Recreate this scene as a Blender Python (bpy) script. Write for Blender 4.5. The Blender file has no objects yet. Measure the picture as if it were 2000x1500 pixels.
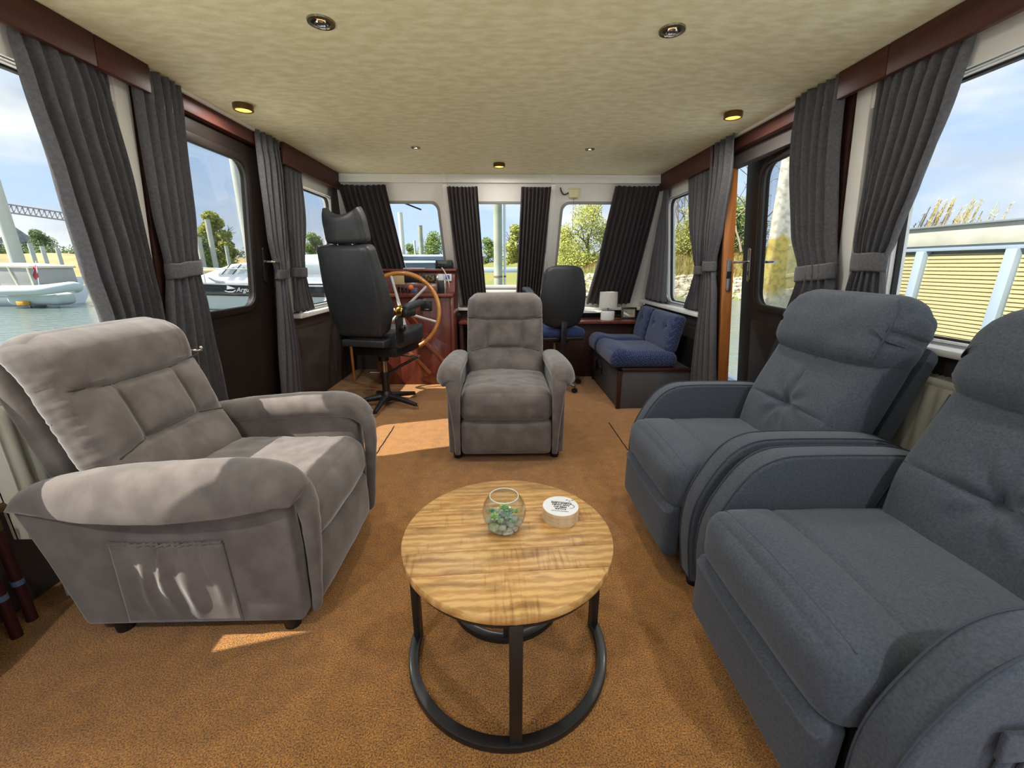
import bpy, bmesh, math, random
from math import sin, cos, pi, atan, tan, sqrt, exp
from mathutils import Vector, Matrix, noise
random.seed(7)
SC = bpy.context.scene
COL = SC.collection
V = Vector

# ------------------------------------------------------------------ camera
FPX, EYE = 800.0, 1.2
PITCH = atan(231 / FPX)
YAW = atan(20 / FPX * cos(PITCH))
cd = bpy.data.cameras.new('camera'); cam = bpy.data.objects.new('camera', cd); COL.objects.link(cam)
cd.sensor_width = 36; cd.lens = FPX / 2000 * 36; cd.clip_start = 0.03; cd.clip_end = 2000
cam.location = (0, 0, EYE); cam.rotation_euler = (pi / 2 - PITCH, 0, -YAW)
SC.camera = cam
CF = V((sin(YAW) * cos(PITCH), cos(YAW) * cos(PITCH), -sin(PITCH)))
CR = V((cos(YAW), -sin(YAW), 0)); CU = CR.cross(CF); CE = V((0, 0, EYE))
def ray(px, py): return CF + CR * ((px - 1000) / FPX) - CU * ((py - 750) / FPX)
def atz(px, py, z): d = ray(px, py); return CE + d * ((z - EYE) / d.z)
def aty(px, py, y): d = ray(px, py); return CE + d * (y / d.y)
def atd(px, py, dist): d = ray(px, py); return CE + d * (dist / math.hypot(d.x, d.y))

# ------------------------------------------------------------------ sky, sun, exposure
SUNDIR = V((1.0, 0.30, -1.45))
w = bpy.data.worlds.new('sky'); SC.world = w; w.use_nodes = True
nt = w.node_tree; N = nt.nodes; L = nt.links; N.clear()
out = N.new('ShaderNodeOutputWorld'); bg = N.new('ShaderNodeBackground'); L.new(bg.outputs[0], out.inputs[0])
tc = N.new('ShaderNodeTexCoord'); sep = N.new('ShaderNodeSeparateXYZ'); L.new(tc.outputs['Generated'], sep.inputs[0])
grad = N.new('ShaderNodeValToRGB'); L.new(sep.outputs[2], grad.inputs[0])
e = grad.color_ramp.elements
e[0].position = 0.0; e[0].color = (0.235, 0.295, 0.375, 1); e[1].position = 0.5; e[1].color = (0.125, 0.205, 0.36, 1)
mp = N.new('ShaderNodeMapping'); mp.inputs['Scale'].default_value = (1.5, 1.5, 4.6); mp.inputs['Location'].default_value = (1.3, 2.2, 0.4)
L.new(tc.outputs['Generated'], mp.inputs[0])
cn = N.new('ShaderNodeTexNoise'); cn.inputs['Scale'].default_value = 1.5; cn.inputs['Detail'].default_value = 8; cn.inputs['Roughness'].default_value = 0.55
L.new(mp.outputs[0], cn.inputs[0])
cr = N.new('ShaderNodeValToRGB'); cr.color_ramp.elements[0].position = 0.43; cr.color_ramp.elements[1].position = 0.61
L.new(cn.outputs[0], cr.inputs[0])
cn2 = N.new('ShaderNodeTexNoise'); cn2.inputs['Scale'].default_value = 3.2; cn2.inputs['Detail'].default_value = 5
L.new(mp.outputs[0], cn2.inputs[0])
cc = N.new('ShaderNodeValToRGB'); cc.color_ramp.elements[0].position = 0.35; cc.color_ramp.elements[0].color = (0.24, 0.265, 0.30, 1)
cc.color_ramp.elements[1].position = 0.6; cc.color_ramp.elements[1].color = (.36, .365, .37, 1); L.new(cn2.outputs[0], cc.inputs[0])
mx = N.new('ShaderNodeMixRGB'); L.new(cr.outputs[0], mx.inputs[0]); L.new(grad.outputs[0], mx.inputs[1]); L.new(cc.outputs[0], mx.inputs[2])
L.new(mx.outputs[0], bg.inputs[0]); bg.inputs[1].default_value = 0.93
sd = bpy.data.lights.new('sun', 'SUN'); sun = bpy.data.objects.new('sun', sd); COL.objects.link(sun)
sd.energy = 3.7; sd.angle = 0.009; sd.color = (1.0, 0.94, 0.84)
sun.rotation_euler = SUNDIR.to_track_quat('-Z', 'Y').to_euler(); sun.location = (-12, -4, 20)
vs = SC.view_settings; vs.view_transform = 'Standard'; vs.look = 'None'; vs.gamma = 1; vs.use_curve_mapping = False
vs.exposure = 1.72

# ------------------------------------------------------------------ materials
def lin(c): return tuple(((v / 255) / 12.92 if v / 255 <= 0.04045 else ((v / 255 + 0.055) / 1.055) ** 2.4) for v in c) + (1,)
MATS = {}
def M(name, col, rough=0.6, metal=0.0, col2=None, scale=6, bump=0.0, bscale=80, sheen=0, coat=0, detail=4, stretch=None, lo=0.35, hi=0.65, bdetail=2, trans=0, emit=0, rand=0.0):
    if name in MATS: return MATS[name]
    m = bpy.data.materials.new(name); m.use_nodes = True; nt = m.node_tree; n = nt.nodes; l = nt.links
    b = n['Principled BSDF']; b.inputs['Roughness'].default_value = rough; b.inputs['Metallic'].default_value = metal
    b.inputs['Base Color'].default_value = lin(col)
    if sheen: b.inputs['Sheen Weight'].default_value = sheen; b.inputs['Sheen Roughness'].default_value = 0.4
    if coat: b.inputs['Coat Weight'].default_value = coat; b.inputs['Coat Roughness'].default_value = 0.12
    t = n.new('ShaderNodeTexCoord'); src = t.outputs['Object']
    if stretch:
        mpg = n.new('ShaderNodeMapping'); mpg.inputs['Scale'].default_value = stretch; l.new(src, mpg.inputs[0]); src = mpg.outputs[0]
        if rand:
            oi = n.new('ShaderNodeObjectInfo'); mu = n.new('ShaderNodeVectorMath'); mu.operation = 'SCALE'; mu.inputs[0].default_value = (31, 17, 9)
            l.new(oi.outputs['Random'], mu.inputs['Scale']); l.new(mu.outputs[0], mpg.inputs['Location'])
    if col2 is not None:
        x = n.new('ShaderNodeTexNoise'); x.inputs['Scale'].default_value = scale; x.inputs['Detail'].default_value = detail; l.new(src, x.inputs[0])
        r = n.new('ShaderNodeValToRGB'); r.color_ramp.elements[0].position = lo; r.color_ramp.elements[1].position = hi
        r.color_ramp.elements[0].color = lin(col); r.color_ramp.elements[1].color = lin(col2)
        l.new(x.outputs[0], r.inputs[0]); l.new(r.outputs[0], b.inputs['Base Color'])
    if bump:
        y = n.new('ShaderNodeTexNoise'); y.inputs['Scale'].default_value = bscale; y.inputs['Detail'].default_value = bdetail; l.new(src, y.inputs[0])
        bp = n.new('ShaderNodeBump'); bp.inputs['Strength'].default_value = min(1, bump); bp.inputs['Distance'].default_value = 0.006; l.new(y.outputs[0], bp.inputs['Height'])
        l.new(bp.outputs[0], b.inputs['Normal'])
    if trans:
        tr = n.new('ShaderNodeBsdfTranslucent'); mxs = n.new('ShaderNodeMixShader'); mxs.inputs[0].default_value = trans
        l.new(b.outputs[0], mxs.inputs[1]); l.new(tr.outputs[0], mxs.inputs[2]); l.new(mxs.outputs[0], n['Material Output'].inputs[0])
        tr.inputs[0].default_value = lin(col)
        if col2 is not None: l.new(r.outputs[0], tr.inputs[0])
    if emit: b.inputs['Emission Color'].default_value = lin(col); b.inputs['Emission Strength'].default_value = emit
    MATS[name] = m; return m

def glassmat(name='glass', tint=(0.97, 0.985, 0.98, 1), gl=0.06):
    if name in MATS: return MATS[name]
    m = bpy.data.materials.new(name); m.use_nodes = True; n = m.node_tree.nodes; l = m.node_tree.links; n.remove(n['Principled BSDF'])
    a = n.new('ShaderNodeBsdfTransparent'); a.inputs[0].default_value = tint
    g = n.new('ShaderNodeBsdfGlossy'); g.inputs['Roughness'].default_value = 0.02
    f = n.new('ShaderNodeLayerWeight'); f.inputs[0].default_value = 0.25
    mu = n.new('ShaderNodeMath'); mu.operation = 'MULTIPLY'; mu.inputs[1].default_value = gl * 6; l.new(f.outputs['Fresnel'], mu.inputs[0])
    x = n.new('ShaderNodeMixShader'); l.new(mu.outputs[0], x.inputs[0]); l.new(a.outputs[0], x.inputs[1]); l.new(g.outputs[0], x.inputs[2])
    l.new(x.outputs[0], n['Material Output'].inputs[0]); MATS[name] = m; return m
GLASS = glassmat()
SUEDE = M('taupe_suede', (97, 88, 84), 0.9, col2=(112, 103, 98), scale=12, bump=0.12, bscale=500, sheen=0.5, lo=0.4, hi=0.62)
FAB = M('blue_grey_weave', (60, 65, 74), 0.95, col2=(78, 84, 94), scale=160, bump=0.35, bscale=700, sheen=0.15, lo=0.3, hi=0.7)
FABSEAM = M('blue_grey_piping', (62, 66, 76), 0.95)
SUSEAM = M('dark_taupe_seam', (62, 56, 53), 0.95)
BLACKFOOT = M('black_plastic', (20, 19, 19), 0.5)
CURT = M('charcoal_curtain_cloth', (86, 84, 87), 0.9, col2=(100, 98, 101), scale=90, bump=0.15, bscale=600, trans=0.12, sheen=0.2)
CURTF = M('brown_black_curtain_cloth', (52, 45, 46), 0.92, col2=(60, 53, 54), scale=90, bump=0.15, bscale=600, trans=0.06, sheen=0.15)
WHITE = M('cream_white_paint', (236, 233, 225), 0.5, col2=(242, 239, 232), scale=3)
MAHOG = M('dark_mahogany', (54, 32, 28), 0.45, col2=(66, 40, 34), scale=3, stretch=(1, 1, 12), coat=0.1, bump=0.05, bscale=30)
MAHOGY = M('dark_mahogany_lengthwise', (72, 42, 35), 0.5, col2=(86, 50, 42), scale=3, stretch=(12, 1, 12), coat=0.0)
DOORM = M('blackbrown_door_paint', (32, 26, 23), 0.5, col2=(38, 31, 27), scale=2, coat=0.0)
for m_, v_ in ((DOORM, .12), (MAHOGY, .2), (MAHOG, .25)): m_.node_tree.nodes['Principled BSDF'].inputs['Specular IOR Level'].default_value = v_
DKWALL = M('charcoal_wall_panel', (74, 67, 64), 0.7, col2=(80, 73, 69), scale=4)
OAK = M('orange_wood', (176, 106, 52), 0.4, col2=(196, 126, 66), scale=4, stretch=(10, 10, 1), coat=0.3)
ALU = M('aluminium', (188, 188, 186), 0.35, 0.8)
CHROME = M('chrome', (205, 205, 205), 0.15, 1.0)
STEEL = M('satin_steel', (175, 172, 168), 0.35, 1.0)
BRASS = M('brass', (205, 160, 70), 0.2, 1.0)
BLACKM = M('black_powder_coat', (26, 25, 25), 0.4, coat=0.1)
LEATH = M('black_leatherette', (44, 45, 47), 0.45, col2=(52, 53, 55), scale=8, bump=0.15, bscale=350)
DKGREY = M('dark_grey_laminate', (72, 74, 78), 0.5, col2=(78, 80, 84), scale=5)
RUBBER = M('rubber_seal', (30, 30, 30), 0.7)

# ------------------------------------------------------------------ geometry helpers
def tag(o, label=None, cat=None, group=None, kind=None):
    if label: o['label'] = label
    if cat: o['category'] = cat
    if group: o['group'] = group
    if kind: o['kind'] = kind
    return o
def thing(name, label, cat, loc=(0, 0, 0), rz=0, group=None):
    o = bpy.data.objects.new(name, None); COL.objects.link(o); o.location = loc; o.rotation_euler = (0, 0, rz); o.empty_display_size = 0.1
    return tag(o, label, cat, group)
def link(name, me, mat, parent=None):
    o = bpy.data.objects.new(name, me); COL.objects.link(o)
    if mat is not None and not me.materials: me.materials.append(mat)
    if parent is not None: o.parent = parent
    return o
def copytree(o, parent=None):
    c = o.copy(); COL.objects.link(c); c.parent = parent
    for ch in list(o.children): copytree(ch, c)
    return c
class B:
    def __init__(s): s.v = []; s.f = []
    def add(s, vs, fs, tf=None):
        k = len(s.v); s.v += [tuple(tf(V(p)) if tf else p) for p in vs]; s.f += [tuple(i + k for i in f) for f in fs]; return s
    def box(s, a, b, tf=None):
        (x0, y0, z0), (x1, y1, z1) = a, b
        vs = [(x0, y0, z0), (x1, y0, z0), (x1, y1, z0), (x0, y1, z0), (x0, y0, z1), (x1, y0, z1), (x1, y1, z1), (x0, y1, z1)]
        return s.add(vs, [(0, 3, 2, 1), (4, 5, 6, 7), (0, 1, 5, 4), (1, 2, 6, 5), (2, 3, 7, 6), (3, 0, 4, 7)], tf)
    def tube(s, pts, r, n=10, closed=False, cap=True):
        pts = [V(p) for p in pts]; k = len(pts); rs = r if isinstance(r, (list, tuple)) else [r] * k
        rings = []; up = None
        for i, p in enumerate(pts):
            a = pts[(i - 1) % k] if (closed or i > 0) else p; b = pts[(i + 1) % k] if (closed or i < k - 1) else p
            t = (b - a).normalized()
            if up is None: up = t.orthogonal().normalized()
            up = (up - t * up.dot(t))
            up = up.normalized() if up.length > 1e-6 else t.orthogonal().normalized()
            sd = t.cross(up)
            rings.append([p + (up * cos(2 * pi * j / n) + sd * sin(2 * pi * j / n)) * rs[i] for j in range(n)])
        vs = [q for g in rings for q in g]; fs = []
        m = k if closed else k - 1
        for i in range(m):
            for j in range(n):
                i2 = (i + 1) % k; j2 = (j + 1) % n
                fs.append((i * n + j, i * n + j2, i2 * n + j2, i2 * n + j))
        if cap and not closed: fs += [tuple(range(n))[::-1], tuple(range((k - 1) * n, k * n))]
        return s.add([tuple(q) for q in vs], fs)
    def lathe(s, prof, n=24, tf=None, sx=1, sy=1):
        vs = []; fs = []; k = len(prof)
        for (r, z) in prof:
            for j in range(n): vs.append((r * cos(2 * pi * j / n) * sx, r * sin(2 * pi * j / n) * sy, z))
        for i in range(k - 1):
            for j in range(n):
                j2 = (j + 1) % n; fs.append((i * n + j, i * n + j2, (i + 1) * n + j2, (i + 1) * n + j))
        if prof[0][0] > 1e-5: fs.append(tuple(range(n))[::-1])
        if prof[-1][0] > 1e-5: fs.append(tuple(range((k - 1) * n, k * n)))
        return s.add(vs, fs, tf)
    def cyl(s, p, r, h, n=20, tf=None):
        x, y, z = p; return s.lathe([(r, 0), (r, h)], n, (lambda q: (tf(q + V(p)) if tf else q + V(p))))
    def prism(s, poly, o0, o1, mapf):
        n = len(poly); vs = [mapf(a, b, o0) for a, b in poly] + [mapf(a, b, o1) for a, b in poly]
        fs = [tuple(range(n))[::-1], tuple(range(n, 2 * n))] + [(i, (i + 1) % n, n + (i + 1) % n, n + i) for i in range(n)]
        return s.add([tuple(v) for v in vs], fs)
    def ring(s, outer, inner, o0, o1, mapf):
        n = len(outer); vs = [mapf(a, b, o) for o in (o0, o1) for pl in (outer, inner) for a, b in pl]
        fs = []
        for i in range(n):
            j = (i + 1) % n
            fs += [(i, j, n + j, n + i), (2 * n + i, 3 * n + i, 3 * n + j, 2 * n + j), (n + i, n + j, 3 * n + j, 3 * n + i), (i, 2 * n + i, 2 * n + j, j)]
        return s.add([tuple(v) for v in vs], fs)
    def grid(s, rows, closed=False):
        n = len(rows[0]); vs = [tuple(p) for r in rows for p in r]; fs = []
        for i in range(len(rows) - 1):
            for j in range(n if closed else n - 1):
                j2 = (j + 1) % n; fs.append((i * n + j, i * n + j2, (i + 1) * n + j2, (i + 1) * n + j))
        return s.add(vs, fs)
    def build(s, name, mat, parent=None, bevel=0, seg=2, smooth=True, solid=0, angle=40):
        me = bpy.data.meshes.new(name); me.from_pydata(s.v, [], s.f)
        bm = bmesh.new(); bm.from_mesh(me); bmesh.ops.recalc_face_normals(bm, faces=bm.faces)
        if bevel:
            ed = [e for e in bm.edges if e.is_manifold and e.calc_face_angle(0) > math.radians(angle)]
            bmesh.ops.bevel(bm, geom=ed, offset=bevel, segments=seg, profile=0.5, affect='EDGES', clamp_overlap=True)
        if smooth:
            for f in bm.faces: f.smooth = True
            for e in bm.edges:
                if e.is_manifold and e.calc_face_angle(0) > math.radians(angle): e.smooth = False
        bm.to_mesh(me); bm.free()
        o = link(name, me, mat, parent)
        if solid:
            md = o.modifiers.new('thickness', 'SOLIDIFY'); md.thickness = solid; md.offset = 0
        return o
def sstep(a, b, x):
    t = max(0.0, min(1.0, (x - a) / (b - a) if b != a else 0)); return t * t * (3 - 2 * t)
def ticks(h, r, n, k=4):
    r = min(r, h * 0.98)
    a = [-h + r * (1 - cos(pi / 2 * i / k)) for i in range(k)]; m = [-h + r + (2 * h - 2 * r) * i / n for i in range(n + 1)]
    return a + m + [-x for x in reversed(a)]
def cushion(half, r, n, fn=None, tf=None):
    """dense rounded box centred on the origin; fn(p, q) may push a point, tf maps it to the thing"""
    T = [ticks(half[i], r, n[i]) for i in range(3)]; hx = V(half)
    idx = {}; vs = []; fs = []
    def vid(p):
        key = (round(p[0], 5), round(p[1], 5), round(p[2], 5))
        if key not in idx:
            P = V(p); inn = V([max(-hx[i] + r, min(hx[i] - r, P[i])) for i in range(3)]); d = P - inn
            o = inn + d.normalized() * r if d.length > 1e-9 else P
            q = V([P[i] / hx[i] for i in range(3)])
            if fn: o = fn(o, q)
            if tf: o = tf(o)
            idx[key] = len(vs); vs.append(tuple(o))
        return idx[key]
    for ax in range(3):
        a, b = (ax + 1) % 3, (ax + 2) % 3
        for sgn in (-1, 1):
            for i in range(len(T[a]) - 1):
                for j in range(len(T[b]) - 1):
                    quad = []
                    for (u, v) in ((i, j), (i + 1, j), (i + 1, j + 1), (i, j + 1)):
                        p = [0, 0, 0]; p[ax] = sgn * hx[ax]; p[a] = T[a][u]; p[b] = T[b][v]; quad.append(vid(p))
                    fs.append(tuple(quad if sgn > 0 else quad[::-1]))
    b_ = B(); b_.v = vs; b_.f = fs; return b_
def catmull(pts, m=8, closed=False):
    P = [V(p) for p in pts]; n = len(P); res = []
    for i in range(n if closed else n - 1):
        p0 = P[(i - 1) % n] if (closed or i > 0) else P[i]; p1 = P[i]; p2 = P[(i + 1) % n]
        p3 = P[(i + 2) % n] if (closed or i + 2 < n) else p2
        for k in range(m):
            t = k / m; res.append(0.5 * ((2 * p1) + (p2 - p0) * t + (2 * p0 - 5 * p1 + 4 * p2 - p3) * t * t + (3 * p1 - p0 - 3 * p2 + p3) * t ** 3))
    if not closed: res.append(P[-1])
    return res
def rrect(a0, a1, b0, b1, r, k=6):
    pts = []
    for (cx, cy, st) in ((a1 - r, b1 - r, 0), (a0 + r, b1 - r, 1), (a0 + r, b0 + r, 2), (a1 - r, b0 + r, 3)):
        for i in range(k + 1):
            t = (st + i / k) * pi / 2; pts.append((cx + r * cos(t), cy + r * sin(t)))
    return pts
def proj_rect(pts, a0, a1, b0, b1):
    """outline of a rectangle with one point for each point of a rounded hole"""
    xs = [p[0] for p in pts]; ys = [p[1] for p in pts]; cx, cy = (min(xs) + max(xs)) / 2, (min(ys) + max(ys)) / 2
    hw, hh = (max(xs) - min(xs)) / 2, (max(ys) - min(ys)) / 2; o = []
    for (x, y) in pts:
        u, v = (x - cx) / hw, (y - cy) / hh; m = max(abs(u), abs(v)); u, v = u / m, v / m
        o.append((a0 + (a1 - a0) * (u + 1) / 2, b0 + (b1 - b0) * (v + 1) / 2))
    return o
def nz(x, y=0, z=0): return noise.noise(V((x, y, z)))

# ------------------------------------------------------------------ the cabin shell
def wl(s):
    return lambda y, z, o: V((s * (1.5 + o + (2 - z) * 0.1), y, z))
def yF(z): return 4.12 + 0.61 * (1.92 - z)
def fr(x, z, o): return V((x, yF(z) + o * 0.85, z + o * 0.52))
def struct(o): o['kind'] = 'structure'; return o
YR = -0.55
# carpet
cm = bpy.data.materials.new('golden_brown_carpet'); cm.use_nodes = True; n = cm.node_tree.nodes; l = cm.node_tree.links
b = n['Principled BSDF']; b.inputs['Roughness'].default_value = 1.0; b.inputs['Sheen Weight'].default_value = 0.3; b.inputs['Specular IOR Level'].default_value = 0.1
t = n.new('ShaderNodeTexCoord')
a1 = n.new('ShaderNodeTexNoise'); a1.inputs['Scale'].default_value = 240; a1.inputs['Detail'].default_value = 3; l.new(t.outputs['Object'], a1.inputs[0])
a2 = n.new('ShaderNodeTexNoise'); a2.inputs['Scale'].default_value = 16; a2.inputs['Detail'].default_value = 9; a2.inputs['Roughness'].default_value = .7; l.new(t.outputs['Object'], a2.inputs[0])
r1 = n.new('ShaderNodeValToRGB'); r1.color_ramp.elements[0].position = 0.36; r1.color_ramp.elements[1].position = 0.64
r1.color_ramp.elements[0].color = lin((112, 64, 18)); r1.color_ramp.elements[1].color = lin((222, 152, 60)); l.new(a1.outputs[0], r1.inputs[0])
r2 = n.new('ShaderNodeValToRGB'); r2.color_ramp.elements[0].position = 0.3; r2.color_ramp.elements[1].position = 0.7
r2.color_ramp.elements[0].color = (0.70, 0.69, 0.67, 1); r2.color_ramp.elements[1].color = (1.18, 1.17, 1.14, 1); l.new(a2.outputs[0], r2.inputs[0])
mm = n.new('ShaderNodeMixRGB'); mm.blend_type = 'MULTIPLY'; mm.inputs[0].default_value = 1; l.new(r1.outputs[0], mm.inputs[1]); l.new(r2.outputs[0], mm.inputs[2])
l.new(mm.outputs[0], b.inputs['Base Color'])
bp = n.new('ShaderNodeBump'); bp.inputs['Strength'].default_value = 0.9; bp.inputs['Distance'].default_value = 0.012; l.new(a1.outputs[0], bp.inputs['Height']); l.new(bp.outputs[0], b.inputs['Normal'])
floor = struct(B().box((-1.78, YR, -0.06), (1.78, 4.95, 0)).build('floor', cm))
BLK = M('dark_gap', (28, 22, 16), 0.9)
for (p, q) in (((771, 833), (733, 888)), ((1188, 826), (1228, 880))):
    a = atz(p[0], p[1], 0); c = atz(q[0], q[1], 0); xm = (a.x + c.x) / 2
    bb = B(); pts = []
    for i in range(25):
        yy = a.y + (c.y - a.y) * i / 24; pts.append((xm + 0.006 * nz(yy * 14, xm), yy))
    bb.grid([[(x - 0.004, y, 0.002) for x, y in pts], [(x, y, 0.005) for x, y in pts], [(x + 0.004, y, 0.002) for x, y in pts]])
    bb.build('carpet_seam', BLK, floor)
# ceiling
ceilm = M('mottled_beige_ceiling', (232, 226, 182), 0.55, col2=(248, 244, 208), scale=5, stretch=(2.5, 6, 1), bump=0.25, bscale=55, bdetail=6, detail=9, lo=0.38, hi=0.62)
struct(B().box((-1.66, YR, 2.0), (1.66, 4.28, 2.07)).build('ceiling', ceilm))

TRIM = [0]
def trim(bld, mat, bevel=0.004, parent=None):
    TRIM[0] += 1; return struct(bld.build('trim_%d' % TRIM[0], mat, parent, bevel))
WIN = [0]
WO = 0.07     # window plane offset
def side_wall(s, nm):
    f = wl(s); bb = B()
    def wb(y0, y1, z0, z1, o0=0.055, o1=0.12): bb.prism([(y0, z0), (y1, z0), (y1, z1), (y0, z1)], o0, o1, f)
    wb(YR, 2.06, 0, 0.90); wb(YR, 4.30, 1.84, 2.02); wb(3.10, 4.86, 0, 0.84)
    wb(YR, -.47, 0.9, 1.84); wb(0.3, 0.79, 0.9, 1.84); wb(1.905 if s < 0 else 1.79, 2.06, 0.9, 1.84); wb(3.10, 3.37, 0.84, 1.84)
    bb.prism([(4.16, 0.84), (4.86, 0.74), (4.28, 1.84), (4.16, 1.84)], 0.055, 0.12, f)
    struct(bb.build('wall_' + nm, DKWALL, None, smooth=False))
    def window(y0, y1, z0, z1, rad, lbl):
        WIN[0] += 1
        hole = rrect(y0, y1, z0, z1, rad); outr = rrect(y0 - 0.035, y1 + 0.035, z0 - 0.035, z1 + 0.035, rad + 0.03)
        fo = struct(B().ring(outr, hole, 0.04, 0.085, f).build('window_%d' % WIN[0], ALU, None, 0.004))
        back = proj_rect(hole, y0 - 0.03, y1 + 0.03, z0 - 0.04, z1 + 0.03)
        B().ring(back, rrect(y0 + .004, y1 - .004, z0 + .004, z1 - .004, rad), 0.056, 0.118, f).build('window_reveal', WHITE, fo)
        B().ring(rrect(y0 - 0.002, y1 + 0.002, z0 - 0.002, z1 + 0.002, rad), rrect(y0 + 0.012, y1 - 0.012, z0 + 0.012, z1 - 0.012, rad), 0.075, 0.097, f).build('rubber_gasket', RUBBER, fo)
        B().prism(rrect(y0 - .005, y1 + .005, z0 - .005, z1 + .005, rad), 0.083, 0.088, f).build('glass_pane', GLASS, fo, smooth=False)
        return fo
    window(0.82, 1.88 if s < 0 else 1.765, 0.925, 1.825, 0.05, '')
    window(3.385, 4.15, 0.86, 1.80, 0.07, '')
    window(-0.44, 0.27, 0.925, 1.825, 0.05, '')
    # white posts beside the windows
    for (y0, y1, z0, z1) in ((1.93, 2.005, 0.86, 1.97), (3.19, 3.30, 0.84, 1.97)):
        trim(B().prism([(y0, z0), (y1, z0), (y1, z1), (y0, z1)], 0.025, 0.06, f), WHITE)
    trim(B().prism([(YR + .01, 1.83), (1.93, 1.83), (1.93, 1.97), (YR + .01, 1.97)], 0.03, 0.06, f), WHITE)
    trim(B().prism([(3.30, 1.80), (4.22, 1.80), (4.22, 1.97), (3.30, 1.97)], 0.03, 0.06, f), WHITE)
    # mahogany door frame
    for (y0, y1, z0, z1) in ((2.015, 2.075, 0, 1.985), (3.07, 3.13, 0, 1.985)):
        trim(B().prism([(y0, z0), (y1, z0), (y1, z1), (y0, z1)], 0.02, 0.10, f), MAHOG)
    trim(B().prism([(2.075, 1.915), (3.07, 1.915), (3.07, 1.985), (2.075, 1.985)], 0.0, 0.13, f), MAHOGY)
    trim(B().prism([(2.05, 1.985), (3.12, 1.985), (3.12, 2.0), (2.05, 2.0)], -0.012, 0.055, f), WHITE, 0.002)
    trim(B().prism([(2.075, 0.0), (3.07, 0.0), (3.07, 0.05), (2.075, 0.05)], 0.02, 0.13, f), MAHOGY)
    # curtain boards
    for (y0, y1, z0) in ((YR + .01, 0.55, 1.895), (0.553, 1.79, 1.895), (1.793, 2.03, 1.895), (3.12, 4.13, 1.865)):
        trim(B().prism([(y0, z0), (y1, z0), (y1, 1.999), (y0, 1.999)], -0.045, -0.02, f), MAHOGY)
    # sills
    trim(B().prism([(YR + .02, 0.885), (2.0, 0.885), (2.0, 0.912), (YR + .02, 0.912)], -0.035, 0.08, f), WHITE, 0.006)
    trim(B().prism([(3.32, 0.795), (4.75, 0.795), (4.75, 0.83), (3.32, 0.83)], -0.03, 0.08, f), WHITE, 0.006)
    return f
fL = side_wall(-1, 'left'); fRt = side_wall(1, 'right')
TRIMN = TRIM[0]
# dark lower lining of the right wall under the sill and the rear of the room
rb = B().box((-1.8, YR - 0.06, 0), (1.8, YR, 0.08)); rb.box((-1.75, YR - 0.06, 1.9), (1.75, YR, 2.02)); rb.box((-1.8, YR - .06, .08), (-1.55, YR, 1.9)); rb.box((1.55, YR - .06, .08), (1.8, YR, 1.9)); rb.box((-.04, YR - .06, .08), (.04, YR, 1.9))
struct(rb.build('wall_rear', WHITE, None, smooth=False))
for x0, x1 in ((-1.55, -0.04), (0.04, 1.55)):   # unseen glazed doors, added to bring daylight in from behind
    WIN[0] += 1; fo = struct(B().ring(rrect(x0 - .02, x1 + .02, .06, 1.92, .02), rrect(x0 + .03, x1 - .03, .11, 1.87, .02), YR - .05, YR + .015, lambda a, b, o: V((a, o, b))).build('window_%d' % WIN[0], ALU))
    B().box((x0 + .02, YR - .03, .10), (x1 - .02, YR - .026, 1.88)).build('glass_pane', GLASS, fo, smooth=False)

# front: raked windscreen
fw = B()
ZB = 0.74
holes = [(-1.20, -0.60, 0.86, 1.775), (-0.44, 0.40, 0.955, 1.775), (0.58, 1.22, 0.86, 1.775)]
panels = [(-1.66, -0.52), (-0.52, 0.48), (0.48, 1.66)]
for (x0, x1), hl in zip(panels, holes):
    h = rrect(*hl, 0.07); fw.ring(proj_rect(h, x0, x1, ZB, 1.99), h, 0.0, 0.05, fr)
struct(fw.build('wall_front', WHITE, None, smooth=False))
for hl in holes:
    WIN[0] += 1; x0, x1, z0, z1 = hl
    fo = struct(B().ring(rrect(x0 - .012, x1 + .012, z0 - .012, z1 + .012, .075), rrect(x0 + .012, x1 - .012, z0 + .012, z1 - .012, .06), -0.008, 0.052, fr).build('window_%d' % WIN[0], M('grey_window_rubber', (150, 148, 142), 0.6), None, 0.004))
    B().prism(rrect(x0 + .005, x1 - .005, z0 + .005, z1 - .005, .06), 0.02, 0.025, fr).build('glass_pane', GLASS, fo, smooth=False)
trim(B().box((-1.9, yF(ZB) - .0, 0), (1.9, yF(ZB) + .05, ZB + 0.02)), DKWALL, 0)
trim(B().box((-1.60, 4.085, 1.925), (1.60, 4.13, 2.0)), WHITE)
for xc in (-0.515, 0.478):
    trim(B().prism([(xc - .022, ZB), (xc + .022, ZB), (xc + .022, 1.93), (xc - .022, 1.93)], -0.045, 0.0, fr), WHITE)
    trim(B().box((xc - .022, 4.078, 1.925), (xc + .022, 4.09, 2.0)), WHITE)
trim(B().box((-1.7, yF(ZB) - .12, ZB - .03), (1.7, yF(ZB) + .02, ZB)), WHITE)
trim(B().box((-.5, yF(.94) - .03, .90), (.46, yF(.94) + .03, .94)), WHITE)

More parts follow.
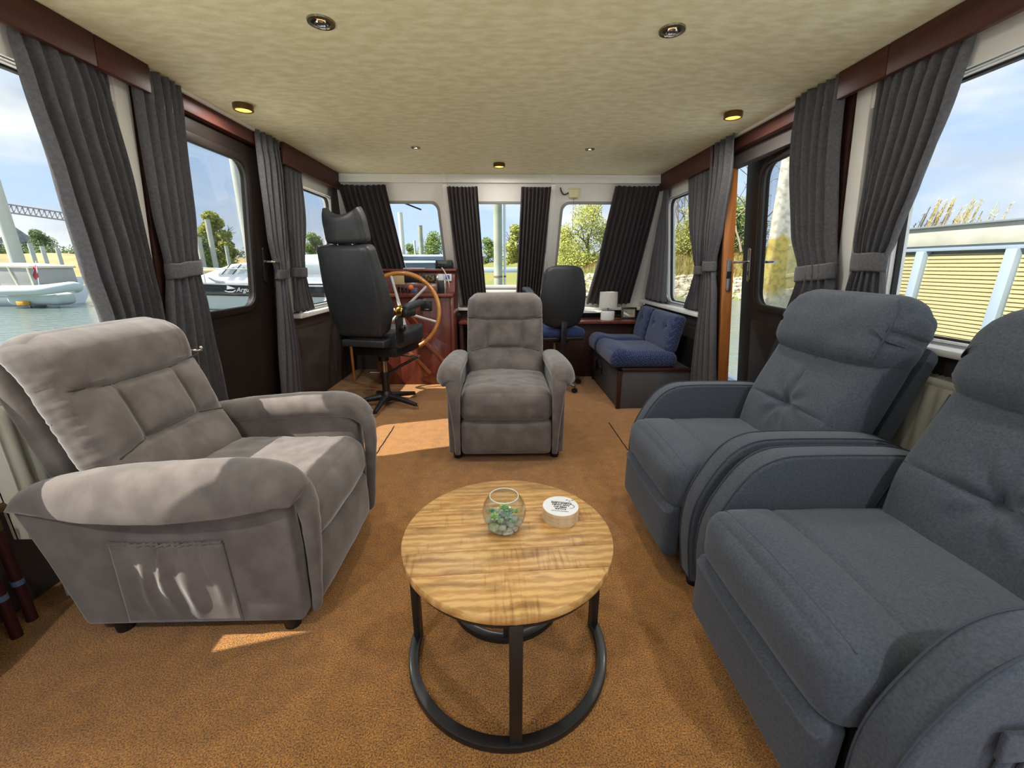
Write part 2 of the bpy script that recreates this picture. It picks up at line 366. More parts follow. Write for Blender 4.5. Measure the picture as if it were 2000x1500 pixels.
# ------------------------------------------------------------------ doors
def door(num, s, lever_side=1):
    """panel in door coordinates: along L from the hinge, z, o outwards"""
    f0 = lambda a, z, o: V((s * (o + (1.0 - z) * 0.1), a, z))
    root = bpy.data.objects.new('door_%d' % num, None); COL.objects.link(root); struct(root)
    Lh = rrect(0.13, 0.745, 0.94, 1.81, 0.095); Lw = 0.985
    B().ring(proj_rect(Lh, 0.0, Lw, 0.055, 1.91), Lh, -0.02, 0.025, f0).build('door_leaf', DOORM, root, 0.004)
    B().ring(rrect(.10, .775, .91, 1.84, .12), rrect(.14, .735, .95, 1.80, .085), -0.03, -0.018, f0).build('window_bead', DOORM, root, 0.004)
    B().ring(rrect(.128, .747, .938, 1.812, .095), rrect(.142, .733, .952, 1.798, .085), -0.019, -0.004, f0).build('window_gasket', RUBBER, root)
    B().prism(rrect(.13, .745, .94, 1.81, .09), -0.002, 0.004, f0).build('glass_pane', GLASS, root, smooth=False)
    B().prism(rrect(.09, .79, .12, .84, .03), -0.026, -0.02, f0).build('lower_panel', DOORM, root, 0.003)
    hp = B().prism(rrect(.845, .885, 1.09, 1.32, .019), -0.03, -0.02, f0).build('handle_plate', STEEL if s > 0 else BLACKM, root, 0.002)
    d = 1 if s > 0 else 1
    p = [f0(.865, 1.225, -.03), f0(.865, 1.225, -.075)] + [f0(.875, 1.225, -.085), f0(.865 + .10 * d, 1.223, -.085)]
    B().tube(p, [.009, .009, .0095, .0095], 12).build('lever_handle', CHROME, hp)
    if s > 0:
        p = [f0(.865, 1.225, .025), f0(.865, 1.225, .08), f0(.85, 1.225, .09), f0(.745, 1.225, .09)]
        B().tube(p, .0095, 12).build('outer_lever_handle', CHROME, root)
        B().prism(rrect(.86, .87, 1.135, 1.165, .004), -0.034, -0.03, f0).build('keyhole', BLACKM, hp)
    return root
d1 = door(1, -1); d1.location = (-1.66, 2.078, 0); tag(d1, 'closed dark brown cabin door with rounded window in the left wall')
d2 = door(2, 1); d2.location = (1.665, 2.085, 0); d2.rotation_euler = (0, 0, -math.radians(7.5)); tag(d2, 'dark brown cabin door standing ajar in the right wall')
for (zc, hh) in ((0.66, .012), (0.44, .03)):
    vt = B().prism(rrect(.20, .26, zc - hh, zc + hh, .004), -0.032, -0.026, lambda a, z, o: V((-(o + (1 - z) * .1), a, z))).build('brass_plate', BRASS, d1, .001)
# orange strike jamb of the open door
sj = trim(B().prism([(3.045, 0.05), (3.072, 0.05), (3.072, 1.915), (3.045, 1.915)], 0.02, 0.098, fRt), OAK)
st = B().prism(rrect(.045, .079, 1.02, 1.24, .008), 3.036, 3.046, lambda a, z, o: fRt(o, z, a)).build('strike_plate', STEEL, sj, .001)
B().box((1.5 + .052 + .08, 3.033, 1.11), (1.5 + .072 + .09, 3.037, 1.16)).build('latch_hole', BLACKM, sj)
# outer side decks of the boat
for s in (-1, 1):
    dk = B().box((min(s * 1.84, s * 2.5), -.65, -0.12), (max(s * 1.84, s * 2.5), 5.6, -0.02)); dk.box((min(s * 2.42, s * 2.5), -.65, -0.5), (max(s * 2.42, s * 2.5), 5.6, 0.06))
    tag(dk.build('side_deck', M('white_gelcoat', (232, 234, 236), 0.35), None, 0.01), 'white side deck of the boat outside the %s door' % ('left' if s < 0 else 'right'), 'deck')

tag(B().box((-2.5, -5.5, -.12), (2.5, -.65, -.02)).build('bounce_deck', M('white_gelcoat', (232, 234, 236), 0.35), None, .01), 'added white deck, unseen behind the camera, bouncing sun into the cabin', 'deck', kind='structure')  # unseen white deck, added to bounce sunlight up to the ceiling
pn = B().box((2.75, -7, -.45), (5.4, 4.0, .0)).build('pontoon', M('white_gelcoat', (232, 234, 236), 0.35), None, .02); tag(pn, 'added white pontoon, unseen right of the boat, bouncing sun into the cabin', 'pontoon', kind='structure')  # unseen float on the right, added to throw sunlight inside
jt = thing('bounce_jetty', 'added pale planking, unseen left of the boat, bouncing sun into the cabin', 'bounce_jetty', (-4.2, 1, -.5)); jt['kind'] = 'structure'  # unseen pale planking, added on the left as a sunlight reflector
for k in range(58): B().box((-1.5, -6.5 + k * .2, .42), (1.5, -6.5 + k * .2 + .19, .46)).build('plank', M('pale_timber', (232, 226, 212), .8, col2=(222, 214, 198), scale=3), jt)
for xx in (-1.4, 1.4): B().box((xx - .06, -6.4, -.2), (xx + .06, 5.1, .42)).build('beam', M('pale_timber', (206, 196, 176), .8), jt)
# ------------------------------------------------------------------ recliners
def seg_d(px, py, ax, ay, bx, by):
    dx, dy = bx - ax, by - ay; t = max(0, min(1, ((px - ax) * dx + (py - ay) * dy) / (dx * dx + dy * dy + 1e-12)))
    return math.hypot(px - ax - t * dx, py - ay - t * dy)
def groove(d, wd): return exp(-(d / wd) ** 2)
def tilt_tf(y0, z0, ang):
    c, s_ = cos(ang), sin(ang)
    return lambda p: V((p.x, y0 + p.y * c + p.z * s_, z0 - p.y * s_ + p.z * c))

def sweep_pad(path, nsec=22, dense=7):
    """path rows: y, z, x_in, x_out, thick, droop -> closed skin"""
    P = []
    R_ = [V(r[:3]) for r in path]; R2 = [V(r[3:]) for r in path]
    A = catmull(R_, dense); C2 = catmull(R2, dense); rows = []; k = len(A)
    for i in range(k):
        a = A[max(0, i - 1)]; b_ = A[min(k - 1, i + 1)]; ty, tz = b_.x - a.x, b_.y - a.y; ln = math.hypot(ty, tz); ty, tz = ty / ln, tz / ln
        ny, nz_ = (tz, -ty)          # path runs from rear to front: normal to the upper / front side
        if True: ny, nz_ = (tz, -ty)
        xi = A[i].z; xo, th, dr = C2[i]
        endf = min(1.0, (i + 0.35) / 3.0) * min(1.0, (k - 1 - i + 0.6) / 2.5); endf = sqrt(max(0.02, min(1, endf)))
        row = []
        for j in range(nsec):
            t = 2 * pi * j / nsec; cu, su = cos(t), sin(t)
            u = math.copysign(abs(cu) ** 0.7, cu); v = math.copysign(abs(su) ** 0.8, su)
            x = (xi + xo) / 2 + u * (xo - xi) / 2; nn = v * th / 2 * endf - dr * max(0, u) ** 2 + 0.10 * th * (1 - u * u)
            wr = 0.004 * nz(x * 9, A[i].x * 11, A[i].y * 11) + 0.0022 * nz(x * 30, A[i].x * 26, A[i].y * 26)
            nn += wr
            row.append((x, A[i].x + ny * nn, A[i].y + nz_ * nn))
        rows.append(row)
    b_ = B(); b_.grid(rows, closed=True); n0 = len(rows)
    b_.f.append(tuple(range(nsec))); b_.f.append(tuple(range((n0 - 1) * nsec, n0 * nsec))[::-1]); return b_

def make_suede(label, loc, rz, tl=1.0):
    t = thing('recliner_chair', label, 'armchair', loc, rz, 'taupe suede recliners')
    # seat
    def fs(p, q):
        if q.z > 0.2: p.z += 0.028 * (1 - q.x ** 2) * (1 - (q.y * 0.8) ** 4) * q.z
        if q.y < -0.3: p.y -= 0.03 * (1 - (q.z * 0.9) ** 2) * (1 - q.x ** 4)
        p.z += (0.006 * nz(p.x * 5, p.y * 16, 2) + 0.005 * nz(p.x * 16, p.y * 24, 5)) * sstep(0.2, .8, q.z)
        p.y += 0.004 * nz(p.x * 10, p.z * 18, 9) * sstep(.3, .9, -q.y)
        return p
    cushion((0.288, 0.30, 0.098), 0.06, (26, 26, 6), fs, lambda p: p + V((0, -0.09, 0.362))).build('seat_cushion', SUEDE, t)
    def ff(p, q):
        if q.y < 0: p.y -= 0.016 * (1 - q.x ** 2) * (1 - q.z ** 2) - 0.003 * nz(p.x * 9, p.z * 9, 4)
        return p
    cushion((0.283, 0.04, 0.112), 0.03, (18, 2, 12), ff, lambda p: p + V((0, -0.355, 0.165))).build('footrest_panel', SUEDE, t)
    # backrest
    Hh = 0.335; lean = math.radians(17.5)
    def fb(p, q):
        w = (q.z + 1) / 2; x = p.x
        if q.y < 0.2:
            fr_ = sstep(0.2, -0.9, q.y); edge = 1 - sstep(0.80, 1.0, abs(q.x)) * 0.7
            d = 0.040 * exp(-((w - 0.86) / 0.13) ** 2) + 0.034 * exp(-((w - 0.14) / 0.15) ** 2)
            d *= (1 - 0.35 * q.x ** 2)
            sw = 0.128
            d += 0.018 * exp(-((x / 0.10) ** 4 + ((w - 0.52) / 0.13) ** 4))
            d += 0.020 * exp(-(((abs(x) - 0.20) / 0.06) ** 2 + ((w - 0.5) / 0.13) ** 4))
            wz = (w - 0.5) * 2 * Hh
            zt, zb = 0.115, -0.088
            g = max(groove(seg_d(x, wz, -sw, zt, sw, zt), 0.011), groove(seg_d(x, wz, -sw, zb, sw, zb), 0.011),
                    groove(seg_d(x, wz, -sw, zb, -sw, zt), 0.011), groove(seg_d(x, wz, sw, zb, sw, zt), 0.011))
            sg = 1 if x > 0 else -1
            g2 = max(groove(seg_d(x, wz, sg * sw, zt, sg * 0.30, zt + 0.022), 0.010) * 0.9, groove(seg_d(x, wz, sg * sw, zb, sg * 0.30, zb - 0.03), 0.014) * 0.5)
            g3 = 0.25 * max(groove(abs(abs(x) - 0.055), 0.006) * sstep(0.30, 0.2, w) * sstep(0.0, .1, w), groove(abs(abs(x) - 0.205), 0.006) * sstep(.68, .75, w))
            d -= 0.020 * max(g, g2) + 0.012 * g3
            near = max(exp(-((wz - zt - .01) / .035) ** 2), exp(-((wz - zb + .01) / .035) ** 2)) * sstep(.10, .2, abs(x))
            d += near * 0.006 * nz(x * 7 + 3, wz * 70, 1) + 0.004 * nz(x * 7, wz * 9, 6) + .0015 * nz(x * 30, wz * 30, 6)
            p.y -= d * fr_ * edge
        k = sstep(0.80, 1.0, w); p.x *= (1.0 - 0.02 * w) * (1 - 0.035 * k * k)
        p.z -= 0.012 * sstep(0.7, 1.0, abs(q.x)) * k
        p.y += 0.05 * sstep(0.7, 1.05, w) ** 2
        # gathered sides
        p.x += 0.004 * nz(wz_(w) * 60, p.y * 8, 3) * sstep(.85, 1, abs(q.x))
        return p
    def wz_(w): return w
    bko = cushion((0.283, 0.075, Hh), 0.058, (44, 4, 52), fb, tilt_tf(0.295, 0.40 + 0.29, lean)).build('backrest', SUEDE, t)
    bk_tf = tilt_tf(0.295, 0.40 + 0.29, lean); sw, zt, zb = .128, .115, -.088
    def bsurf(x, z): return bk_tf(fb(V((x, -.075, z)), V((x / .283, -1, z / Hh))) + V((0, .0005, 0)))
    for poly in ([(-sw, zb), (sw, zb), (sw, zt), (-sw, zt), (-sw, zb)], [(-.276, zt + .018), (-sw, zt)], [(sw, zt), (.276, zt + .018)], [(-.25, zb - .026), (-sw, zb)], [(sw, zb), (.25, zb - .026)]):
        pts = []
        for (x0, z0), (x1, z1) in zip(poly[:-1], poly[1:]): pts += [bsurf(x0 + (x1 - x0) * i / 10, z0 + (z1 - z0) * i / 10) for i in range(10)]
        pts.append(bsurf(*poly[-1])); B().tube(pts, .0028, 6).build('seam', SUSEAM, bko)
    shell = B().prism([(0.29, 0.30), (0.36, 0.30), (0.415, 0.50), (0.53, 0.93), (0.48, 0.96)], -0.265, 0.265, lambda a, z, o: V((o, a, z)))
    shell.build('back_shell', SUEDE, t, 0.02, 3)
    for s in (-1, 1):
        out = [(-.365, .055), (.345, .055), (.40, .30), (.455, .50), (.40, .535), (.2, .555), (-.1, .575), (-.28, .575), (-.365, .50), (-.372, .3)]
        B().prism(out, s * 0.293, s * 0.362, lambda a, z, o: V((o, a, z))).build('side_panel', SUEDE, t, 0.014, 3)
        path = [(.45, .495, .30, .375, .03, .0), (.36, .53, .285, .40, .07, .02), (.2, .552, .275, .425, .10, .05), (0, .566, .272, .438, .11, .064), (-.2, .576, .272, .438, .11, .06),
                (-.30, .575, .272, .430, .105, .05), (-.365, .555, .274, .415, .09, .035), (-.405, .515, .278, .385, .06, .01)]
        band = [(-.26, .60, .276, .345, .03, 0), (-.345, .583, .274, .362, .05, 0), (-.402, .52, .274, .362, .055, 0), (-.412, .43, .277, .348, .05, 0), (-.405, .30, .282, .334, .042, 0), (-.395, .16, .287, .325, .035, 0), (-.385, .058, .289, .322, .03, 0)]
        for nm_p, pt_ in (('arm_pad', path), ('arm_front_band', band)):
            bb = sweep_pad(pt_)
            if s < 0: bb.v = [(-x, y, z) for x, y, z in bb.v]
            bb.build(nm_p, SUEDE, t)
        for yy in (-.30, .27):
            B().lathe([(.026, 0), (.032, .062)], 16, lambda p, s=s, yy=yy: p + V((s * .315, yy, 0))).build('foot', BLACKFOOT, t)
    # gathered side pocket on the sitter's right
    rows = []
    for i in range(25):
        v = i / 24; row = []
        for j in range(61):
            u = j / 60; y = 0.185 - 0.345 * u + (0.02 * (0.5 - u)) * v; z = 0.372 - 0.30 * v - 0.006 * sin(pi * u) * (1 - v)
            fold = 0.5 + 0.5 * sin(u * 2 * pi * 5 + 1.2 * nz(u * 4, v * 1.5, 3) * 3); bell = sin(pi * u) ** 0.6
            d = 0.006 + bell * (0.010 * fold ** 2 * (0.45 + 0.8 * sin(pi * min(1, v * .9 + .12))) + 0.010 * sin(pi * v ** .8)) * (1 - 0.75 * v ** 3)
            d += .004 * bell * sin(u * 2 * pi * 16) * exp(-v * 14)
            row.append((-0.361 - d, y, z))
        rows.append(row)
    pk = B().grid(rows).build('side_pocket', SUEDE, t, solid=0.004)
    hem = [V((r[0] - .001, r[1], r[2] + .004)) for r in rows[0]]
    B().tube(hem, 0.0045, 8).build('hem', SUEDE, pk)
    return t
ch1 = make_suede('taupe suede recliner seen from the side with gathered pocket, left of coffee table', (-1.035, 1.475, 0), pi / 2)
def dup(src, label, loc, rz):
    c = copytree(src); c.location = loc; c.rotation_euler = (0, 0, rz); c['label'] = label; return c
dup(ch1, 'taupe suede recliner facing the camera behind the coffee table', (0.022, 2.75, 0), 0)

def make_fabric(label, loc, rz):
    t = thing('recliner_chair', label, 'armchair', loc, rz, 'blue-grey woven recliners')
    def fs(p, q):
        d = 0
        if q.z > 0:
            d = 0.022 * (1 - q.x ** 2) * (1 - q.y ** 4)
            g = max(groove(abs(p.y + 0.115), 0.008), 0.45 * groove(abs(p.y + 0.262), 0.005))
            d -= 0.010 * g
            if p.y < -0.115: d += 0.010 * sin(pi * min(1, (-0.115 - p.y) / 0.2)) * (1 - q.x ** 4)
            d += 0.003 * nz(p.x * 9, p.y * 9, 1)
        p.z += d * sstep(0, .7, q.z)
        if q.y < -.5:
            p.y -= 0.02 * (1 - q.z ** 2) * (1 - q.x ** 4); p.y -= .004 * nz(p.x * 8, p.z * 20, 7)
            p.z += .006 * nz(p.x * 60, 3, 2) * sstep(.85, 1, abs(q.x))
        return p
    cushion((0.278, 0.31, 0.092), 0.05, (24, 44, 6), fs, lambda p: p + V((0, -0.08, 0.375))).build('seat_cushion', FAB, t)
    def ssurf(x, y): return fs(V((x, y, .092)), V((x / .278, y / .31, 1))) + V((0, -.08, .3745))
    for yy in (-.115, -.262): B().tube([ssurf(x_ * .0245, yy) for x_ in range(-10, 11)], .002, 6).build('seat_seam', FABSEAM, t)
    def ff(p, q):
        if q.y < 0: p.y -= 0.012 * (1 - q.x ** 4) * (1 - q.z ** 2) + 0.008 * groove(abs(p.z - .085), .006)
        return p
    cushion((0.272, 0.032, 0.115), 0.022, (16, 2, 28), ff, lambda p: p + V((0, -0.365, 0.185))).build('footrest_panel', FAB, t)
    B().box((-.285, -.32, .06), (.285, .34, .29)).build('inner_frame', BLACKFOOT, t)
    lean = math.radians(20); Hh = 0.35
    bt = tilt_tf(0.315, 0.41 + 0.31, lean)
    def fb(p, q):
        x, z = p.x, p.z
        if q.y < 0.2:
            fr_ = sstep(0.2, -0.9, q.y); edge = 1 - sstep(.8, 1, abs(q.x)) * .7
            zt = -0.125
            d = 0.045 * (1 - q.x ** 2 * .6) * exp(-((z + .15) / .22) ** 2)
            g = max(groove(abs(z - zt + .10 * x * x), .006) * (0.5 + .5 * sstep(.25, 0.02, abs(x))), groove(abs(x - .01 * sin(z * 12)), .006) * sstep(zt - .01, zt, z) * .8)
            r = math.hypot(x, z - zt); d -= 0.010 * g + 0.028 * exp(-(r / .03) ** 2) + .012 * exp(-(r / .09) ** 2)
            th = math.atan2(z - zt, x); d += 0.006 * sin(th * 7 + 1) * exp(-((r - .07) / .05) ** 2) + .004 * nz(x * 6, z * 6, 8)
            p.y -= d * fr_ * edge
        w = (q.z + 1) / 2; p.x *= 1 + 0.03 * sin(pi * min(1, w * 1.3)) - .10 * sstep(.3, 0, w)
        return p
    cushion((0.285, 0.07, Hh), 0.055, (40, 4, 46), fb, bt).build('backrest', FAB, t)
    def fsurf(x, z): return bt(fb(V((x, -.07, z)), V((x / .285, -1, z / Hh))) + V((0, .0005, 0)))
    B().tube([fsurf(x_ * .025, -.125 - .10 * (x_ * .025) ** 2) for x_ in range(-10, 11)], .002, 6).build('back_seam', FABSEAM, t); B().tube([fsurf(.01 * sin(z_ * .02 * 12 - 1.5), -.12 + z_ * .02) for z_ in range(13)], .002, 6).build('back_seam', FABSEAM, t)
    for s in (-1, 1):
        B().tube([bt(V((s * .283, -.045, zz))) for zz in (-.30, -.2, -.1, 0, .1)], .003, 6).build('back_piping', FABSEAM, t)
    def fh(p, q):
        bul = (1 - q.x ** 4 * .7)
        if q.y < 0:
            p.y -= 0.035 * bul * (1 - q.z ** 2) + .008 * nz(p.x * 7, p.z * 12, 2)
            g = groove(abs(p.z + .035 + .05 * (abs(q.x) - 1)), .010) * sstep(.72, .95, abs(q.x)); p.y += .018 * g
            lo_ = sstep(-.5, -1, q.z); p.y -= .006 * lo_ * nz(p.x * 40, 2, 4)
        else:
            p.y += .02 * bul * (1 - q.z ** 2)
        k = sstep(.55, 1, abs(q.x)); p.z -= (.045 * k * k) * (1 if q.z > 0 else 0) ; p.z -= .022 * (1 - q.x ** 2) * (1 if q.z < -.3 else 0)
        g = groove(abs(p.z + .005), .012) * sstep(.9, 1, abs(q.x)); p.x -= math.copysign(.014 * g, p.x)
        p.x += .006 * nz(p.y * 9, p.z * 40, 4) * sstep(.9, 1, abs(q.x))
        return p
    hd = cushion((0.298, 0.085, 0.142), 0.07, (34, 6, 24), fh, lambda p: bt(p + V((0, -.02, .245)))).build('headrest', FAB, t)
    B().tube([bt(V((.265, -.098, .14))), bt(V((.272, -.105, .2))), bt(V((.27, -.105, .26))), bt(V((.255, -.10, .32))), bt(V((.225, -.09, .352)))], .004, 8).build('head_piping', FABSEAM, hd)
    B().prism([(.31, .2), (.37, .2), (.43, .5), (.545, .88), (.50, .92), (.38, .6)], -.25, .25, lambda a, z, o: V((o, a, z))).build('back_shell', FAB, t, .02, 2)
    ctrl = [(-.325, .04), (-.35, .22), (-.345, .36), (-.305, .47), (-.245, .565), (-.175, .612), (-.08, .625), (.12, .625), (.27, .617), (.37, .58), (.43, .52), (.435, .45)]
    cv = [(p.x, p.y) for p in catmull([V((a, z, 0)) for a, z in ctrl], 6)]
    out = cv + [(.40, .2), (.365, .04)]
    for s in (-1, 1):
        ap = B().prism(out, s * .287, s * .377, lambda a, z, o: V((o, a, z))).build('armrest', FAB, t, .012, 3, angle=50)
        for xx in (.296, .368):
            B().tube([(s * xx, a + (-.002 if a < -.1 else .0), z + .0015) for a, z in cv[:-8]], .0024, 6).build('arm_piping', FABSEAM, ap)
        for yy in (-.29, .29):
            B().lathe([(.024, 0), (.03, .05)], 14, lambda p, s=s, yy=yy: p + V((s * .33, yy, 0))).build('foot', BLACKFOOT, t)
    # pocket on the sitter's left with flap and strap
    rows = []
    for i in range(13):
        v = i / 12; row = []
        for j in range(25):
            u = j / 24; y = -.20 + .42 * u; z = .43 - .30 * v
            row.append((.378 + .006 + .014 * sin(pi * u) ** .6 * sin(pi * v) ** .6 + .003 * nz(u * 9, v * 7, 3), y, z))
        rows.append(row)
    pk = B().grid(rows).build('side_pocket', FAB, t, solid=.004)
    cushion((.006, .225, .03), .005, (2, 30, 4), lambda p, q: p + V((.004 * nz(p.y * 20, p.z * 20, 1), 0, .004 * nz(p.y * 14, 2, 6))), lambda p: p + V((.39, .01, .435))).build('pocket_flap', FAB, pk)
    B().prism(rrect(-.175, -.13, .20, .43, .006), .392, .398, lambda a, z, o: V((o, a, z))).build('pocket_strap', FABSEAM, pk, .001)
    return t
rc = make_fabric('blue-grey woven recliner beside the open right door, farther of the pair', (1.035, 1.648, 0), -pi / 2)
dup(rc, 'blue-grey woven recliner nearest the camera at the right edge', (1.035, 0.855, 0), -pi / 2)

# ------------------------------------------------------------------ coffee table set
TC = V((0.012, 1.06)); TR = 0.31; TH = 0.43
WOODS = []
def tablewood():
    m = bpy.data.materials.new('mango_wood'); m.use_nodes = True; n = m.node_tree.nodes; l = m.node_tree.links; b = n['Principled BSDF']
    b.inputs['Roughness'].default_value = 0.42
    t = n.new('ShaderNodeTexCoord'); oi = n.new('ShaderNodeObjectInfo'); mu = n.new('ShaderNodeVectorMath'); mu.operation = 'SCALE'; mu.inputs[0].default_value = (7, 13, 3); l.new(oi.outputs['Random'], mu.inputs['Scale'])
    ad = n.new('ShaderNodeVectorMath'); ad.operation = 'ADD'; l.new(t.outputs['Object'], ad.inputs[0]); l.new(mu.outputs[0], ad.inputs[1])
    mp = n.new('ShaderNodeMapping'); mp.inputs['Scale'].default_value = (1.7, 5.5, 5.5); l.new(ad.outputs[0], mp.inputs[0])
    wv = n.new('ShaderNodeTexWave'); wv.wave_type = 'RINGS'; wv.inputs['Scale'].default_value = 2.2; wv.inputs['Distortion'].default_value = 7; wv.inputs['Detail'].default_value = 4; wv.inputs['Detail Scale'].default_value = 1.6; wv.inputs['Detail Roughness'].default_value = .7; l.new(mp.outputs[0], wv.inputs[0])
    r = n.new('ShaderNodeValToRGB'); e = r.color_ramp.elements; e[0].position = 0.1; e[0].color = lin((196, 146, 84)); e[1].position = 0.9; e[1].color = lin((222, 178, 112)); l.new(wv.outputs[0], r.inputs[0])
    n2 = n.new('ShaderNodeTexNoise'); n2.inputs['Scale'].default_value = 5; n2.inputs['Detail'].default_value = 6; l.new(mp.outputs[0], n2.inputs[0])
    r2 = n.new('ShaderNodeValToRGB'); r2.color_ramp.elements[0].position = 0.33; r2.color_ramp.elements[0].color = (0.66, 0.60, 0.50, 1); r2.color_ramp.elements[1].position = 0.50; r2.color_ramp.elements[1].color = (1.02, 1.0, 0.97, 1); l.new(n2.outputs[0], r2.inputs[0])
    mx = n.new('ShaderNodeMixRGB'); mx.blend_type = 'MULTIPLY'; mx.inputs[0].default_value = 1; l.new(r.outputs[0], mx.inputs[1]); l.new(r2.outputs[0], mx.inputs[2])
    # saw marks across the grain
    mp3 = n.new('ShaderNodeMapping'); mp3.inputs['Scale'].default_value = (110, 9, 1); l.new(ad.outputs[0], mp3.inputs[0])
    n3 = n.new('ShaderNodeTexNoise'); n3.inputs['Scale'].default_value = 1; n3.inputs['Detail'].default_value = 3; l.new(mp3.outputs[0], n3.inputs[0])
    n4 = n.new('ShaderNodeTexNoise'); n4.inputs['Scale'].default_value = 6; l.new(ad.outputs[0], n4.inputs[0])
    m4 = n.new('ShaderNodeMath'); m4.operation = 'MULTIPLY'; n4.inputs['Detail'].default_value = 1; l.new(n3.outputs[0], m4.inputs[0]); l.new(n4.outputs[0], m4.inputs[1])
    r3 = n.new('ShaderNodeValToRGB'); r3.color_ramp.elements[0].position = 0.31; r3.color_ramp.elements[0].color = (1, 1, 1, 1); r3.color_ramp.elements[1].position = 0.46; r3.color_ramp.elements[1].color = (0.66, 0.58, 0.50, 1); l.new(m4.outputs[0], r3.inputs[0])
    mx2 = n.new('ShaderNodeMixRGB'); mx2.blend_type = 'MULTIPLY'; mx2.inputs[0].default_value = 1; l.new(mx.outputs[0], mx2.inputs[1]); l.new(r3.outputs[0], mx2.inputs[2]); hv = n.new('ShaderNodeHueSaturation'); mrn = n.new('ShaderNodeMapRange'); mrn.inputs['To Min'].default_value = .72; mrn.inputs['To Max'].default_value = 1.0; l.new(oi.outputs['Random'], mrn.inputs['Value']); l.new(mrn.outputs[0], hv.inputs['Value']); l.new(mx2.outputs[0], hv.inputs['Color']); l.new(hv.outputs[0], b.inputs['Base Color'])
    bp = n.new('ShaderNodeBump'); bp.inputs['Strength'].default_value = 0.15; bp.inputs['Distance'].default_value = 0.004; l.new(m4.outputs[0], bp.inputs['Height']); l.new(bp.outputs[0], b.inputs['Normal'])
    return m
MANGO = tablewood()
def bar_arc(r, a0, a1, z0, z1, wd, n=48):
    o = B(); rows = []
    for i in range(n + 1):
        a = a0 + (a1 - a0) * i / n
        rows.append([((r + d) * cos(a), (r + d) * sin(a), z) for d, z in ((-wd / 2, z0), (wd / 2, z0), (wd / 2, z1), (-wd / 2, z1))])
    o.grid(rows, closed=True); o.f += [(0, 1, 2, 3), tuple(n * 4 + k for k in (3, 2, 1, 0))]; return o
def nest_table(label, loc, rad, h, rot, cuts, rr):
    t = thing('coffee_table', label, 'table', loc, rot, 'nesting coffee tables')
    zt = h - 0.026
    # boards clipped to the circle
    cuts = [-rad] + cuts + [rad]
    for i in range(len(cuts) - 1):
        y0, y1 = cuts[i] + (0.0007 if i else 0), cuts[i + 1] - (0.0007 if i < len(cuts) - 2 else 0); pts = []
        n = 40
        for k in range(n + 1): y = y0 + (y1 - y0) * k / n; pts.append((sqrt(max(1e-7, rad * rad - y * y)), y))
        for k in range(n + 1): y = y1 - (y1 - y0) * k / n; pts.append((-sqrt(max(1e-7, rad * rad - y * y)), y))
        B().prism(pts, zt, h, lambda a, b_, o: V((a, b_, o))).build('board', MANGO, t, 0.0012, 1, angle=60)
    bar_arc(rad - .022, 0, 2 * pi, zt - .02, zt, .022, 64).build('top_ring', BLACKM, t, .001)
    ca = math.radians(11)
    bar_arc(rr, -pi - ca, ca, 0.0, .022, .03, 64).build('base_hoop', BLACKM, t, .002)
    for a in (-pi / 2, -pi - ca + .03, ca - .03):
        B().box((-.016, -.011, .001), (.016, .011, zt - .001), lambda p, a=a: V((p.x * -sin(a) + (rr - 0.002 + p.y) * cos(a), p.x * cos(a) + (rr - 0.002 + p.y) * sin(a), p.z))).build('leg', BLACKM, t, .0015)
    return t
nest_table('round wooden coffee table with black hoop base in the middle of the carpet', (TC.x, TC.y, 0), TR, TH, math.radians(3), [-.165, -.075, .045, .125, .22], 0.302)
nest_table('smaller round nesting table tucked under the big coffee table', (TC.x - .005, TC.y + .205, 0), 0.20, 0.36, math.radians(2), [-.1, 0, .1], 0.19)

# glass bowl garden
bp0 = atz(985, 1040, TH); bw = thing('terrarium_bowl', 'round glass bowl of pebbles and artificial succulents on the coffee table', 'terrarium', (bp0.x, bp0.y + .02, TH))
rb_ = 0.066; prof = []
for i in range(19):
    a = -pi / 2 * 0.86 + i / 18 * (pi / 2 * 0.86 + math.radians(50)); prof.append((rb_ * cos(a), rb_ + rb_ * sin(a) - .0035))
inner = [(r - .0022, z + (.002 if i < 3 else 0)) for i, (r, z) in enumerate(prof)][::-1]
gl = B().lathe([(0.0001, .0005)] + prof + inner + [(0.0001, inner[-1][1])], 40)
gm = bpy.data.materials.new('clear_glass'); gm.use_nodes = True
n = gm.node_tree.nodes; l = gm.node_tree.links; n.remove(n['Principled BSDF'])
ga = n.new('ShaderNodeBsdfTransparent'); ga.inputs[0].default_value = (.965, .98, .972, 1); gg = n.new('ShaderNodeBsdfGlossy'); gg.inputs['Roughness'].default_value = .02
gf = n.new('ShaderNodeLayerWeight'); gf.inputs[0].default_value = .45; gx = n.new('ShaderNodeMixShader'); l.new(gf.outputs['Facing'], gx.inputs[0])
mu = n.new('ShaderNodeMath'); mu.operation = 'POWER'; mu.inputs[1].default_value = 2.2; l.new(gf.outputs['Facing'], mu.inputs[0]); mu2 = n.new('ShaderNodeMath'); mu2.operation = 'MULTIPLY_ADD'; mu2.inputs[1].default_value = .6; mu2.inputs[2].default_value = .03; l.new(mu.outputs[0], mu2.inputs[0]); l.new(mu2.outputs[0], gx.inputs[0])
l.new(ga.outputs[0], gx.inputs[1]); l.new(gg.outputs[0], gx.inputs[2]); l.new(gx.outputs[0], n['Material Output'].inputs[0])
gl.build('bowl', gm, bw); rr0 = prof[-1]; B().tube([(rr0[0] * cos(k * pi / 20), rr0[0] * sin(k * pi / 20), rr0[1]) for k in range(40)], .0016, 8, closed=True).build('rim', M('rim_highlight', (214, 222, 214), .1), bw)  # bowl rim, its bright edge highlight put into the pale colour
peb = M('grey_pebble', (150, 150, 140), 0.6, col2=(190, 192, 184), scale=30, bump=.1)
